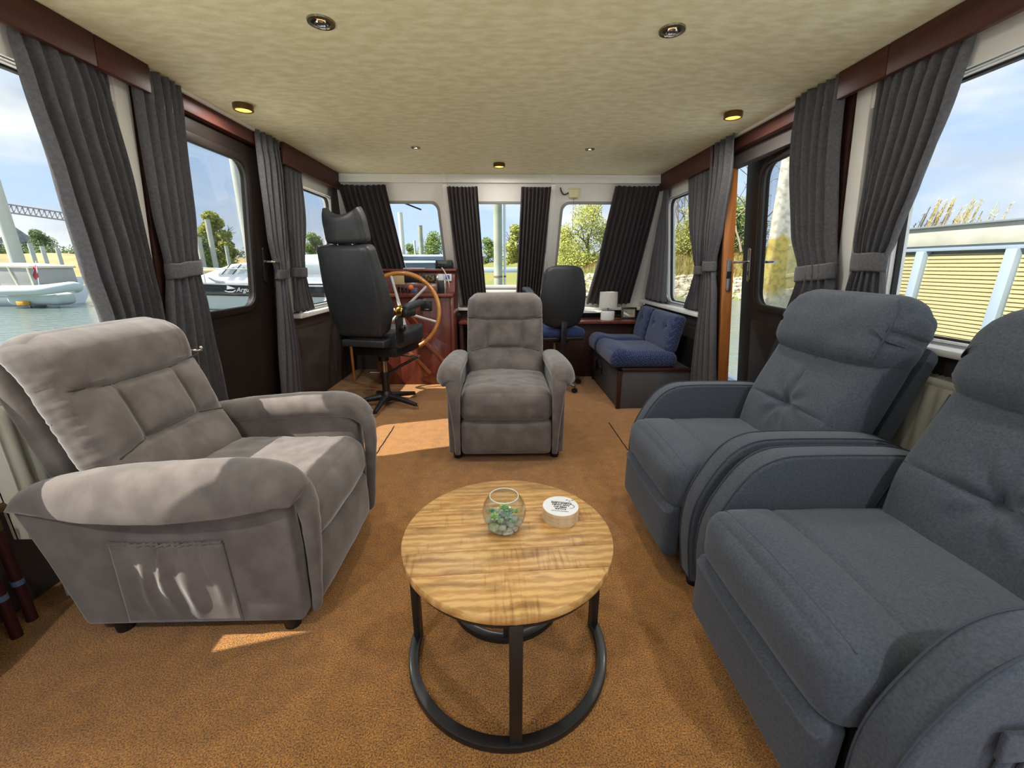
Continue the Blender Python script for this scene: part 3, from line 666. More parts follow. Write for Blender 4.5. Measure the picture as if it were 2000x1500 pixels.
pebg = M('green_pebble', (120, 140, 105), 0.6, col2=(160, 176, 140), scale=30)
rng = random.Random(3)
for i in range(30):
    lay = 0 if i < 13 else (1 if i < 24 else 2); rad = (.036, .044, .035)[lay] * sqrt(rng.random()) ; a = i * 2.399
    if i in (2, 5, 8, 11, 14, 17, 20): rad = (.036, .046, .035)[lay]
    x, y, z = rad * cos(a), rad * sin(a), .014 + lay * .0145
    s_ = (.0085 + .004 * rng.random()); r3 = [s_ * (1 + .3 * rng.random()) for _ in range(2)] + [s_ * .8]
    cushion((r3[0], r3[1], r3[2]), min(r3) * .96, (2, 2, 2), lambda p, q: p, lambda p, x=x, y=y, z=z, a=a: V((p.x * cos(a) - p.y * sin(a) + x, p.x * sin(a) + p.y * cos(a) + y, p.z + z))).build('pebble', peb if i % 4 else pebg, bw)
leafm = [M('succulent_green', (120, 160, 90), 0.5, col2=(176, 204, 128), scale=60), M('succulent_bluegreen', (110, 146, 112), 0.5, col2=(158, 188, 150), scale=60)]
for (x, y, z, sz, k) in ((-.028, -.018, .05, .022, 0), (.0, .004, .065, .024, 0), (.012, -.014, .052, .02, 1), (.036, .004, .054, .016, 0), (-.036, .012, .052, .016, 1), (.004, .03, .058, .018, 1), (.022, -.032, .042, .014, 1)):
    bb = B()
    for rg in range(4):
        for j in range(6):
            a = j * pi / 3 + rg * .5; el = (.25, .65, 1.0, 1.35)[rg]; ln = sz * (1, .85, .65, .45)[rg]
            d = V((cos(a) * cos(el), sin(a) * cos(el), sin(el))); sd_ = V((-sin(a), cos(a), 0)); up = d.cross(sd_) * -1
            c = V((x, y, z)); wd = ln * .26
            pts = [c, c + d * ln * .5 + sd_ * wd, c + d * ln, c + d * ln * .5 - sd_ * wd, c + d * ln * .5 + up * wd * .6, c + d * ln * .5 - up * wd * .4]
            bb.add([tuple(p) for p in pts], [(0, 1, 4), (1, 2, 4), (2, 3, 4), (3, 0, 4), (1, 0, 5), (2, 1, 5), (3, 2, 5), (0, 3, 5)])
    bb.build('succulent', leafm[k], bw, smooth=False)
# coasters
cp0 = atz(1094, 1010, TH)
cork = M('pale_wood_coaster', (206, 172, 130), 0.7, col2=(222, 192, 152), scale=60)
cwhite = M('white_coaster_print', (226, 226, 226), 0.5)
for i in range(8):
    ox, oy = .0012 * nz(i * 3.3, 1), .0012 * nz(i * 2.1, 7)
    lab = 'white printed coaster with a black lettered cup, top of the stack' if i == 7 else '%s round pale wood coaster counted from the bottom of the stack' % ('lowest', 'second', 'third', 'fourth', 'fifth', 'sixth', 'seventh')[i]
    c = thing('coaster', lab, 'coaster', (cp0.x + ox, cp0.y + oy, TH + i * .0052), 0, 'coasters stacked on the coffee table')
    c.scale = (1.13, 1.13, 1)
    B().lathe([(.0495, 0), (.0505, .0006), (.0505, .0041), (.0498, .0045)], 48).build('disc', cork, c)
    B().lathe([(.0485, .0045), (.0492, .0046), (.0492, .0049), (.0485, .0051)], 48).build('print_face', cwhite, c)
INK = M('black_ink', (30, 30, 30), 0.6)
tx = B(); rng = random.Random(5)
# cup of hand lettering: bowl, handle, saucer and hearts in the coaster's own frame (u right, v up the print)
def cup(u, v): a = math.radians(-12); u *= 1.3; v *= 1.3; v -= .004; return (u * cos(a) - v * sin(a), u * sin(a) + v * cos(a), .0054)
def stroke(pts, wd):
    for p, q in zip(pts[:-1], pts[1:]):
        d = V((q[0] - p[0], q[1] - p[1])); nn = V((-d.y, d.x)).normalized() * wd / 2 if d.length > 0 else V((0, 0))
        c4 = [(p[0] + nn.x, p[1] + nn.y), (q[0] + nn.x, q[1] + nn.y), (q[0] - nn.x, q[1] - nn.y), (p[0] - nn.x, p[1] - nn.y)]
        tx.add([cup(*k) for k in c4], [(0, 1, 2, 3)])
for rI in range(4):
    v0 = .010 - rI * .0075; hw = .021 - rI * .0035
    u = -hw
    while u < hw:
        lw = .0032 + .0016 * rng.random(); k = rng.randrange(5); h_ = .0058
        if k in (0, 1): stroke([(u, v0), (u, v0 + h_)], .0014); stroke([(u, v0 + h_), (u + lw * .7, v0 + h_)], .0012); stroke([(u, v0 + h_ / 2), (u + lw * .7, v0 + h_ / 2)], .0012)
        if k == 2: stroke([(u, v0), (u + lw * .4, v0 + h_), (u + lw * .8, v0)], .0013); stroke([(u + lw * .2, v0 + h_ * .4), (u + lw * .6, v0 + h_ * .4)], .001)
        if k == 3: stroke([(u + lw * .35 + lw * .35 * cos(t_ * pi / 4), v0 + h_ / 2 + h_ / 2 * sin(t_ * pi / 4)) for t_ in range(9)], .0013)
        if k == 4: stroke([(u, v0), (u, v0 + h_), (u + lw * .7, v0), (u + lw * .7, v0 + h_)], .0013)
        u += lw
stroke([(-.022, .0175), (.022, .0175)], .0012)
stroke([(.019 + .010 * sin(t_ * pi / 8), .004 - .008 * cos(t_ * pi / 8)) for t_ in range(9)], .0014)
stroke([(-.018, -.0175), (.018, -.0175)], .0016)
for hu, hv in ((.018, .024), (.024, .028), (.012, .027)):
    stroke([(hu - .002, hv + .0015), (hu, hv - .001), (hu + .002, hv + .0015)], .0016)
top = [o for o in bpy.data.objects if o.name.startswith('coaster')][-1]
tx.build('cup_print', INK, [o for o in bpy.data.objects if o.get('label', '').startswith('white printed coaster')][0], smooth=False)

# ------------------------------------------------------------------ curtains
def interp(levels, z):
    lv = sorted(levels, key=lambda q: -q[0])
    if z >= lv[0][0]: return lv[0][1:]
    for i in range(len(lv) - 1):
        if lv[i][0] >= z >= lv[i + 1][0]:
            t = (lv[i][0] - z) / (lv[i][0] - lv[i + 1][0]); p0 = lv[max(0, i - 1)]; p3 = lv[min(len(lv) - 1, i + 2)]; p1, p2 = lv[i], lv[i + 1]; r = []
            for k in range(1, len(p1)):
                h1 = p1[0] - p2[0]
                m1 = (p2[k] - p0[k]) / ((p0[0] - p2[0]) or 1) * h1 if p0 is not p1 else (p2[k] - p1[k])
                m2 = (p3[k] - p1[k]) / ((p1[0] - p3[0]) or 1) * h1 if p3 is not p2 else (p2[k] - p1[k])
                m1 *= .7; m2 *= .7
                r.append((2 * t ** 3 - 3 * t * t + 1) * p1[k] + (t ** 3 - 2 * t * t + t) * m1 + (-2 * t ** 3 + 3 * t * t) * p2[k] + (t ** 3 - t * t) * m2)
            return r
    return lv[-1][1:]
CI = [0]
def curtain(label, mapf, levels, folds, mat, tie=None, base=0.0, rows=56, nm='curtain', grp='tied curtains along the cabin windows', sgn=-1):
    """levels: z, edge a0, edge a1, fold depth; sgn -1 = folds reach into the room"""
    CI[0] += 1; sd_ = CI[0] * 3.7
    mid = mapf((levels[0][1] + levels[0][2]) / 2, levels[-1][0], base)
    t = thing(nm, label, 'curtain', tuple(mid), 0, grp); inv = -mid
    zt, zb = levels[0][0], levels[-1][0]; nc = folds * 9; R_ = []
    tiez = tie[0] if tie else None
    for i in range(rows + 1):
        v = i / rows; z = zt + (zb - zt) * v; a0, a1, dp = interp(levels, z); row = []
        hd = exp(-((v - 0.0) / 0.05) ** 2)
        for j in range(nc + 1):
            u = j / nc; ph = u * folds * 2 * pi + 1.6 * nz(u * 3 + sd_, v * 0.8, sd_) + .5 * nz(u * 7, v * 2.2, sd_)
            wv = sin(ph) + .28 * sin(2 * ph + sd_) * (1 - v)
            sp = .010 * cos(ph) * min(1, dp / .02)
            a = a0 + (a1 - a0) * u + sp * (0.6 if 0.03 < u < .97 else 0)
            d = dp * wv * (1 - .3 * hd) + .012 * nz(u * 2 + sd_, v * 3, 5) + .0035 * sin(ph * 3) * exp(-((v - .045) / .02) ** 2)
            belly = dp * 0.9 * sin(pi * u)
            zz = z + (0.008 * sin(ph * 1.0 + 1) * (v > .98))
            row.append(mapf(a, zz, base + sgn * (d + belly)) + inv)
        R_.append(row)
    B().grid(R_).build('cloth', mat, t, solid=0.003)
    if tie:
        z0, hh, dep = tie[:3]; tl = tie[3] if len(tie) > 3 else 0
        a0, a1, dp = interp(levels, z0); ac, aw = (a0 + a1) / 2, (a1 - a0) / 2 + .005; rr_ = []
        for k in range(9):
            zz = z0 + hh * (k / 8 - .5); row = []
            for j in range(36):
                th = 2 * pi * j / 36; c_, s_ = cos(th), sin(th)
                puff = 1 + .03 * sin(pi * k / 8)
                row.append(mapf(ac + aw * math.copysign(abs(c_) ** .8, c_) * puff, zz + tl * c_ + .004 * nz(th * 2, sd_, 1), base + sgn * (dp * .45 + (dp * 1.35 + .004) * math.copysign(abs(s_) ** .8, s_) * puff)) + inv)
            rr_.append(row)
        B().grid(rr_, closed=True).build('tieback', mat, t, solid=0.004)
    return t
TZ = 1.995
curtain('charcoal curtain sweeping aside at the big left window behind the recliner', fL, [(1.93, 1.555, 1.885, .011), (1.87, 1.557, 1.886, .018), (1.78, 1.565, 1.89, .024), (1.5, 1.615, 1.92, .028), (1.2, 1.66, 1.965, .03), (1.0, 1.70, 1.985, .028), (.925, 1.71, 1.985, .028)], 7, CURT, base=.005)
curtain('charcoal curtain tied back at the near edge of the closed left door', fL, [(TZ, 1.985, 2.262, .02), (1.8, 1.985, 2.262, .022), (1.45, 2.0, 2.262, .024), (1.19, 2.03, 2.235, .022), (1.0, 2.0, 2.265, .03), (.5, 1.93, 2.36, .034), (.08, 1.9, 2.46, .034)], 6, CURT, tie=(1.185, .07, .03, .012), base=-.01)
curtain('charcoal curtain tied back beside the handle of the closed left door', fL, [(TZ, 2.845, 3.128, .018), (1.8, 2.86, 3.13, .02), (1.4, 2.92, 3.13, .022), (1.14, 3.0, 3.125, .018), (.95, 3.0, 3.14, .022), (.5, 2.98, 3.25, .03), (.06, 2.97, 3.32, .03)], 5, CURT, tie=(1.14, .065, .028), base=-.01)
curtain('short charcoal curtain at the front left side window beside the helm seat', fL, [(1.91, 3.205, 3.46, .009), (1.82, 3.207, 3.463, .016), (1.5, 3.215, 3.48, .018), (1.16, 3.24, 3.45, .018), (.845, 3.28, 3.60, .02)], 5, CURT, tie=(1.15, .07, .022), base=.0)
curtain('dark curtain in the front left corner behind the helm headrest', fL, [(1.91, 4.0, 4.11, .009), (1.5, 4.02, 4.28, .014), (1.2, 4.05, 4.42, .016), (.93, 4.08, 4.56, .018)], 5, CURTF, base=.0)
fF = fr
curtain('dark brown curtain at the left windscreen pane behind the helm seat', fF, [(1.925, -1.47, -1.045, .016), (1.5, -1.46, -1.03, .018), (1.185, -1.45, -1.02, .02)], 9, CURTF, base=-.045, grp='windscreen curtains')
curtain('dark brown curtain hanging left of the middle windscreen pane', fF, [(1.925, -.49, -.215, .014), (1.4, -.475, -.20, .016), (1.1, -.46, -.185, .016), (.80, -.45, -.17, .018)], 8, CURTF, base=-.075, grp='windscreen curtains')
curtain('dark brown curtain hanging right of the middle windscreen pane', fF, [(1.925, .182, .455, .014), (1.4, .17, .44, .016), (.80, .155, .42, .018)], 8, CURTF, base=-.075, grp='windscreen curtains')
curtain('dark brown curtain slanting at the right windscreen pane behind the white lamp', fF, [(1.925, 1.045, 1.46, .016), (1.4, 1.02, 1.47, .018), (.80, .965, 1.47, .02)], 9, CURTF, base=-.045, grp='windscreen curtains')
curtain('grey curtain spreading at the front right corner above the bench end', fRt, [(1.91, 4.0, 4.11, .009), (1.5, 4.02, 4.30, .016), (1.2, 4.04, 4.48, .02), (.845, 4.05, 4.66, .024)], 5, CURT, base=.0)
curtain('short dark curtain tied back at the front right window over the blue bench', fRt, [(1.91, 3.205, 3.60, .009), (1.82, 3.21, 3.595, .016), (1.5, 3.23, 3.56, .02), (1.25, 3.28, 3.44, .02), (1.165, 3.30, 3.41, .018), (1.05, 3.31, 3.47, .022), (.845, 3.30, 3.62, .026)], 6, CURT, tie=(1.165, .065, .026), base=.0)
curtain('long grey curtain tied back at the far jamb of the open right door', fRt, [(TZ, 2.845, 3.195, .018), (1.8, 2.85, 3.19, .02), (1.45, 2.96, 3.21, .022), (1.2, 3.06, 3.20, .02), (1.0, 3.03, 3.23, .026), (.6, 3.0, 3.31, .032), (.05, 2.97, 3.40, .034)], 5, CURT, tie=(1.195, .07, .032), base=-.03)
curtain('long charcoal curtain tied back covering the hinge side of the open right door', fRt, [(TZ, 2.02, 2.335, .022), (1.7, 2.02, 2.32, .024), (1.35, 1.985, 2.265, .024), (1.165, 1.955, 2.195, .02), (.95, 1.96, 2.25, .028), (.5, 1.97, 2.44, .034), (.06, 1.95, 2.58, .034)], 6, CURT, tie=(1.165, .075, .032, -.012), base=-.02)
curtain('charcoal curtain tied back at the big right window behind the farther recliner', fRt, [(1.93, 1.525, 1.865, .011), (1.87, 1.54, 1.865, .018), (1.78, 1.56, 1.865, .024), (1.5, 1.62, 1.875, .026), (1.3, 1.69, 1.885, .022), (1.215, 1.725, 1.875, .018), (1.1, 1.71, 1.90, .022), (.95, 1.66, 1.93, .026)], 7, CURT, tie=(1.215, .075, .032), base=.005)

# ------------------------------------------------------------------ ceiling lamps
AMB = M('warm_lamp_glow', (255, 190, 84), 0.4, emit=0.75)
PUCK = M('bronze_lamp_rim', (104, 74, 36), 0.4, 0.6)
DKL = M('unlit_lamp_lens', (52, 50, 42), 0.25, 0.3)
def lamp(e, p, r=.04, size=.07):
    ld = bpy.data.lights.new('lamp_light', 'AREA'); ld.shape = 'DISK'; ld.size = size; ld.energy = e; ld.color = (1.0, .985, .94); return ld
LAMP_W = 2.2
def puck(px, py, label, p=None, e=None):
    p = p or atz(px, py, 1.985); t = thing('ceiling_light', label, 'ceiling light', (p.x, p.y, 2.0), 0, 'lit puck lamps on the ceiling')
    B().lathe([(.046, -.0), (.048, -.004), (.047, -.026), (.040, -.029), (.038, -.026), (.038, -.004)], 36).build('rim', PUCK, t)
    B().lathe([(.0001, -.024), (.038, -.024), (.038, -.006), (.0001, -.006)], 32).build('lens', AMB, t)
    for k in range(8):
        a = k * pi / 4; B().lathe([(.0001, -.027), (.007, -.026), (.008, -.0235)], 10, lambda q, a=a: q + V((.024 * cos(a), .024 * sin(a), 0))).build('led_bead', AMB, t)
    ld = lamp(e or LAMP_W, p); lo = bpy.data.objects.new('lamp_light', ld); COL.objects.link(lo); lo.parent = t; lo.location = (0, 0, -.032)
puck(475, 211, 'lit round ceiling lamp above the closed left door')
puck(1432, 226, 'lit round ceiling lamp above the open right door')
puck(975, 323, 'small lit ceiling lamp by the middle of the windscreen beam')
puck(0, 0, 'added fill lamp on the ceiling, unseen at the left behind the camera', V((-1.2, -.25, 2)), 4.5); puck(0, 0, 'added fill lamp on the ceiling, unseen at the right behind the camera', V((1.2, -.25, 2)), 4.5)  # two unseen fill lamps, added to brighten surfaces facing the camera
def spot(px, py, label, r, lit=0):
    p = atz(px, py, 2.0); t = thing('ceiling_spotlight', label, 'spotlight', (p.x, p.y, 2.0), 0, 'recessed ceiling spotlights')
    B().lathe([(r, -.0), (r * .97, -.006), (r * .72, -.008), (r * .66, -.004), (r * .66, .0)], 36).build('chrome_ring', M('antique_chrome', (150, 142, 118), .25, .9), t)
    B().lathe([(r * .66, -.0035), (r * .5, -.001), (r * .0015, -.0008)], 30).build('reflector', DKL, t)
    if lit:
        B().lathe([(r * .3, -.006), (.0001, -.006)], 20).build('led_lens', M('white_led', (255, 240, 215), .4, emit=3), t)
        lo = bpy.data.objects.new('lamp_light', lamp(lit, p, size=.05)); COL.objects.link(lo); lo.parent = t; lo.location = (0, 0, -.014)
    B().lathe([(r * .46, -.008), (r * .40, -.011), (r * .30, -.011), (r * .28, -.004)], 28).build('inner_ring', CHROME, t)
spot(627, 42, 'larger recessed ceiling spotlight, left one of the near pair', .046, 1.9)
spot(1313, 58, 'larger recessed ceiling spotlight, right one of the near pair', .046, 1.9)
spot(812, 288, 'small recessed ceiling spotlight above the helm wheel', .034, 1.5)
spot(1152, 291, 'small recessed ceiling spotlight above the office chair', .034, 1.5)

# ------------------------------------------------------------------ radiators and pipes
RADM = M('cream_radiator_enamel', (214, 208, 190), 0.4)
def radiator(s, y0, y1, z0, z1, label):
    f = wl(s); t = thing('radiator', label, 'radiator', tuple(f((y0 + y1) / 2, 0, 0)), 0, 'cream wall radiators'); q = -f((y0 + y1) / 2, 0, 0)
    xi = 1.5 - .04 + .1 * (2 - (z0 + z1) / 2)
    g = lambda y, z, o: V((s * (xi + o), y, z)) + q
    rows = []
    n = int((y1 - y0) / .008)
    for zz in (z0 + .03, z0 + .07, z1 - .07, z1 - .03):
        row = []
        for j in range(n + 1):
            y = y0 + (y1 - y0) * j / n; ph = (y - y0) / .05
            d = .004 * max(-1, min(1, 3 * sin(2 * pi * ph))) if z0 + .05 < zz < z1 - .05 else 0
            row.append(g(y, zz, -.0 + d))
        rows.append(row)
    B().grid(rows).build('ribbed_panel', RADM, t, solid=.004)
    B().prism([(y0, z0), (y1, z0), (y1, z0 + .032), (y0, z0 + .032)], -.002, .02, g).build('bottom_rail', RADM, t, .004)
    B().prism([(y0, z1 - .032), (y1, z1 - .032), (y1, z1), (y0, z1)], -.002, .02, g).build('top_rail', RADM, t, .004)
    B().prism([(y0, z0), (y1, z0), (y1, z1 - .01), (y0, z1 - .01)], .055, .06, g).build('back_panel', RADM, t)
    for yy in (y0, y1 - .006): B().prism([(yy, z0), (yy + .006, z0), (yy + .006, z1), (yy, z1)], .0, .07, g).build('side_cover', RADM, t)
    k = int((y1 - y0) / .022)
    for i in range(k):
        y = y0 + .012 + i * .022; B().prism([(y, z1 - .006), (y + .008, z1 - .006), (y + .008, z1 + .001), (y, z1 + .001)], .008, .062, g).build('grille_bar', RADM, t)
    for yy in (y0 + .08, y1 - .08): B().prism([(yy - .012, .0), (yy + .012, .0), (yy + .012, z0 + .005), (yy - .012, z0 + .005)], .025, .05, g).build('foot_bracket', RADM, t)
    return t, g
radiator(1, .45, 1.86, .30, .80, 'cream panel radiator under the right window behind the recliners')
rl, rg = radiator(-1, 1.24, 1.88, .30, .80, 'cream panel radiator under the left window behind the suede recliner')
RED = M('red_pipe_lagging', (62, 14, 18), 0.7)
for k, (yy, xo) in enumerate(((1.20, -1.665), (1.13, -1.64))):
    t = thing('heating_pipe', ['red heating pipe nearest the wall at the left radiator end', 'red heating pipe standing before another at the left radiator end'][k], 'pipe', (xo, yy, 0), 0, 'red heating pipes')
    B().tube([(0, 0, 0), (0, 0, .2), (.0, 0, .36 - .03 * k)], .015, 14).build('pipe', RED, t)
    B().tube([(0, 0, .15), (0, 0, .17)], .0165, 14).build('tape_band', M('blue_tape', (96, 120, 150), .5), t)
    v_ = B().tube([(0, 0, .36 - .03 * k), (0, 0, .42 - .03 * k), (0, .02, .43 - .03 * k), (0, .05, .43 - .03 * k)], [.014, .016, .016, .012], 12).build('brass_valve', M('dull_brass', (110, 92, 60), .5, .8), t)
    B().lathe([(.02, 0), (.022, .006), (.022, .02), (.012, .026)], 14, lambda p, k=k: p + V((0, 0, .43 - .03 * k))).build('valve_knob', STEEL, v_)
# dark cabinet edge at the far left of the frame
cb = thing('cabinet', 'dark mahogany cabinet corner at the lower left edge of the picture', 'cabinet', (-1.59, .88, 0))
B().box((-.10, -.30, .05), (.06, .12, .40)).build('body', MAHOG, cb, .004)
B().box((-.10, -.31, .40), (.075, .135, .425)).build('top', MAHOG, cb, .004)
B().box((-.09, -.28, 0), (.05, .11, .05)).build('plinth', BLACKM, cb, .002)
B().box((.06, -.28, .07), (.072, .105, .385)).build('door', MAHOG, cb, .003)
# chrome door hook beside the left door curtain
hk = thing('door_hook', 'small chrome door hook poking out beside the left door curtain', 'hook', tuple(fL(2.0, .80, -.075)))
B().prism(rrect(-.03, .03, -.018, .018, .006), -.006, 0, lambda a, z, o: V((-o * 1.0 - .006, a, z))).build('plate', STEEL, hk, .001)
B().tube([(.0, .01, 0), (.02, .015, .002), (.035, .03, -.004), (.04, .05, -.004), (.03, .062, .004)], .006, 10).build('hook_arm', CHROME, hk)
B().lathe([(.0001, -.011), (.008, -.008), (.011, 0), (.008, .008), (.0001, .011)], 14, lambda p: p + V((.03, .064, .006))).build('ball_end', CHROME, hk)

# ------------------------------------------------------------------ helm console
CONM = M('red_mahogany', (98, 46, 36), 0.3, col2=(122, 60, 46), scale=3, stretch=(9, 9, 1.2), coat=.4, rand=1)
CONL = M('light_mahogany_inlay', (150, 88, 52), .35, col2=(168, 102, 62), scale=3, stretch=(9, 9, 1), coat=.3)
hc = thing('helm_console', 'red mahogany helm console with instruments at the left windscreen', 'console', (-.95, 4.2, 0)); o0 = V((.95, -4.2, 0))
def loc(p): return tuple(V(p) + o0)
def cbox(a, b_, nm, mat, bev=.004, par=None): return B().box(loc(a), loc(b_)).build(nm, mat, par or hc, bev)
cbox((-1.30, 4.17, 0), (-.50, 4.62, .90), 'cabinet_body', CONM)
cbox((-1.34, 4.13, .90), (-.485, 4.66, .935), 'ledge', CONM, .008)
cbox((-1.62, 4.40, .62), (-1.30, 4.66, .90), 'side_shelf', CONM)
cbox((-.52, 4.155, 0), (-.485, 4.64, .90), 'corner_post', CONM, .006)
B().prism([(4.34, .935), (4.62, .935), (4.62, 1.145), (4.40, 1.145)], -1.34, -.485, lambda a, z, o: V(loc((o, a, z)))).build('instrument_panel', CONM, hc, .006)
cbox((-1.46, 4.36, 1.145), (-.465, 4.66, 1.17), 'top_shelf', CONM, .006)
def onpan(px, py): return aty(px, py, 4.36)
def panbox(px0, py0, px1, py1, nm, mat, th=.012, y=None, par=None):
    y = y or 4.375; a = aty(px0, py1, y); c = aty(px1, py0, y); return B().box(loc((a.x, y - th, a.z)), loc((c.x, y + .02, c.z))).build(nm, mat, par or hc, .003)
INST = M('black_instrument_face', (32, 30, 28), .3); INSTB = M('dim_brass_dials', (120, 96, 56), .4, .5, col2=(40, 36, 30), scale=40, lo=.45, hi=.55)
ip = panbox(817, 534, 852, 553, 'gauge_panel', INST)
panbox(821, 537, 848, 550, 'gauge_face', INSTB, .016, par=ip)
for px, py in ((819, 536), (851, 551), (819, 551), (851, 536)):
    p = aty(px, py, 4.365); B().lathe([(.0001, -.003), (.005, -.002), (.006, 0)], 10, lambda q, p=p: V(loc((p.x + q.x, p.y + q.z, p.z + q.y)))).build('screw', BRASS, ip)
panbox(766, 538, 790, 556, 'cream_label_plate', M('aged_paper', (186, 166, 120), .8))
panbox(790, 535, 816, 552, 'switch_panel', INST)
sk = panbox(857, 535, 882, 549, 'white_socket_box', M('white_plastic', (222, 224, 226), .4), .03)
panbox(871, 537, 879, 545, 'blue_screen', M('blue_display', (70, 90, 190), .3), .034, par=sk)
p = aty(877, 563, 4.37); B().lathe([(.06, -.004), (.06, .006)], 24, lambda q: V(loc((p.x + q.x, p.y - q.z, p.z + q.y)))).build('round_hatch', M('orange_mahogany', (158, 74, 50), .35), hc)
dr = panbox(822, 588, 843, 607, 'ashtray_drawer', BLACKM, .012, 4.17)
panbox(829, 603, 838, 605, 'drawer_pull', STEEL, .018, 4.17, par=dr)
# sloping foot panel with inlay strips below the wheel
B().prism([(-1.05, .0), (-.53, .0), (-.53, .40), (-.78, .55), (-1.05, .40)], 4.162, 4.172, lambda a, z, o: V(loc((a, o, z)))).build('kick_panel', CONM, hc, .002)
for (x0, z0, x1, z1) in ((-.95, .62, -.62, .27), (-.62, .27, -.56, .12), (-1.0, .40, -.75, .12)):
    d = V((x1 - x0, z1 - z0)).normalized(); nn = V((-d.y, d.x)) * .016
    B().prism([(x0 + nn.x, z0 + nn.y), (x1 + nn.x, z1 + nn.y), (x1 - nn.x, z1 - nn.y), (x0 - nn.x, z0 - nn.y)], 4.150, 4.163, lambda a, z, o: V(loc((a, o, z)))).build('inlay_strip', CONL, hc, .002)
for k, px in enumerate((779, 786, 793, 800)):
    p = aty(px, 572, 4.25); lv = B().tube([loc((p.x, 4.25, .935)), loc((p.x, 4.25, .975)), loc((p.x + .01, 4.23, 1.0 - .005 * k))], [.012, .01, .013], 10).build('throttle_lever', BLACKM, hc)
p = aty(802, 557, 4.24); B().lathe([(.0001, -.03), (.02, -.022), (.029, -.006), (.028, .01), (.018, .024), (.0001, .03)], 20, lambda q: V(loc((p.x, 4.24, .99))) + q).build('orange_knob', M('orange_rubber', (226, 110, 66), .5), hc)
B().tube([loc((p.x, 4.24, .93)), loc((p.x, 4.24, .98))], .008, 8).build('knob_stem', BLACKM, hc)
pb = panbox(804, 562, 816, 573, 'blue_grey_controls', M('blue_grey_plastic', (84, 92, 116), .4), .04, 4.27)
# loose gear on the console
a = aty(852, 527, 4.42); c = aty(883, 511, 4.42)
vr = thing('radio', 'black marine radio with knobs standing on the console shelf', 'radio', ((a.x + c.x) / 2, 4.44, 1.17)); hw = (c.x - a.x) / 2
B().box((-hw, -.05, .012), (hw, .06, .085)).build('body', INST, vr, .006)
B().box((-hw - .008, -.03, 0), (-hw, .03, .06)).build('bracket', BLACKM, vr, .002); B().box((hw, -.03, 0), (hw + .008, .03, .06)).build('bracket', BLACKM, vr, .002)
B().box((-hw, -.03, 0), (hw, .03, .012)).build('bracket_foot', BLACKM, vr, .002)
for k in range(4): B().lathe([(.012, 0), (.010, .014), (.0001, .015)], 14, lambda q, k=k: V((-hw * .6 + k * hw * .42 + q.x, -.05 - q.z, .03 + q.y))).build('knob', RUBBER, vr)
B().box((-hw * .7, -.053, .05), (hw * .4, -.049, .075)).build('display', M('grey_display', (84, 86, 80), .3), vr)
cablep = [aty(863, 523, 4.36), aty(868, 530, 4.33), aty(874, 543, 4.31), aty(877, 555, 4.31), aty(877, 562, 4.33)]
tag(B().tube(catmull(cablep, 6), .006, 8).build('radio_cable', M('pale_cable', (206, 200, 190), .5)), 'pale cable hanging from the marine radio to the console', 'cable')
a = aty(855, 574, 4.22); c = aty(871, 551, 4.22)
sp = thing('handheld_radio', 'small black and silver speaker standing on the console ledge', 'speaker', ((a.x + c.x) / 2, 4.23, .935)); hw = (c.x - a.x) / 2
B().box((-hw, -.03, 0), (hw * .55, .035, .125)).build('body', INST, sp, .004); B().box((hw * .55, -.034, 0), (hw, .035, .127)).build('silver_side', STEEL, sp, .004)
B().box((-hw * .8, -.033, .02), (hw * .4, -.03, .11)).build('grille', BLACKM, sp, .001)
a = aty(798, 524, 4.45); tag(B().box((-1.02, 4.42, 1.1705), (-.82, 4.56, 1.178)).build('logbook', M('white_paper', (226, 222, 214), .8), None, .002), 'flat white papers lying on top of the helm console', 'papers')
# steering wheel
wc = aty(783, 609, 3.98); wh = thing('steering_wheel', 'large varnished wooden steering wheel with white spokes before the helm console', 'steering wheel', tuple(wc)); WR = .365
def wt(p): a = math.radians(-12); return V((p.x, p.y * cos(a) - p.z * sin(a), p.y * sin(a) + p.z * cos(a)))
B().tube([wt(V((WR * cos(t_ * 2 * pi / 64), 0, WR * sin(t_ * 2 * pi / 64)))) for t_ in range(64)], .021, 14, closed=True).build('rim', M('varnished_oak', (178, 112, 44), .25, col2=(196, 132, 62), scale=5, coat=.6), wh)
WSP = M('white_spoke_enamel', (206, 204, 198), .35)
for k in range(6):
    a = math.radians(-16 + 60 * k); B().tube([wt(V((r_ * cos(a), .02 - .02 * r_ / WR, r_ * sin(a)))) for r_ in (.05, .12, .24, .35)], [.017, .015, .012, .013], 10).build('spoke', WSP, wh)
B().lathe([(.0001, -.05), (.03, -.048), (.05, -.035), (.062, -.01), (.066, .03), (.05, .05)], 28, lambda q: wt(V((q.x, q.z, q.y)))).build('brass_hub', BRASS, wh)
B().tube([wt(V((0, .04, 0))), wt(V((0, .24, 0)))], .028, 14).build('shaft', BRASS, wh)
# wooden leg under the side shelf
pl = atz(685, 748, 0); tag(B().tube([(pl.x + .02, 4.30, 0), (pl.x + .02, 4.30, .03), (pl.x + .02, 4.30, .60)], [.011, .013, .015], 12).build('wooden_pole', OAK), 'thin orange wooden pole standing behind the helm seat', 'pole')

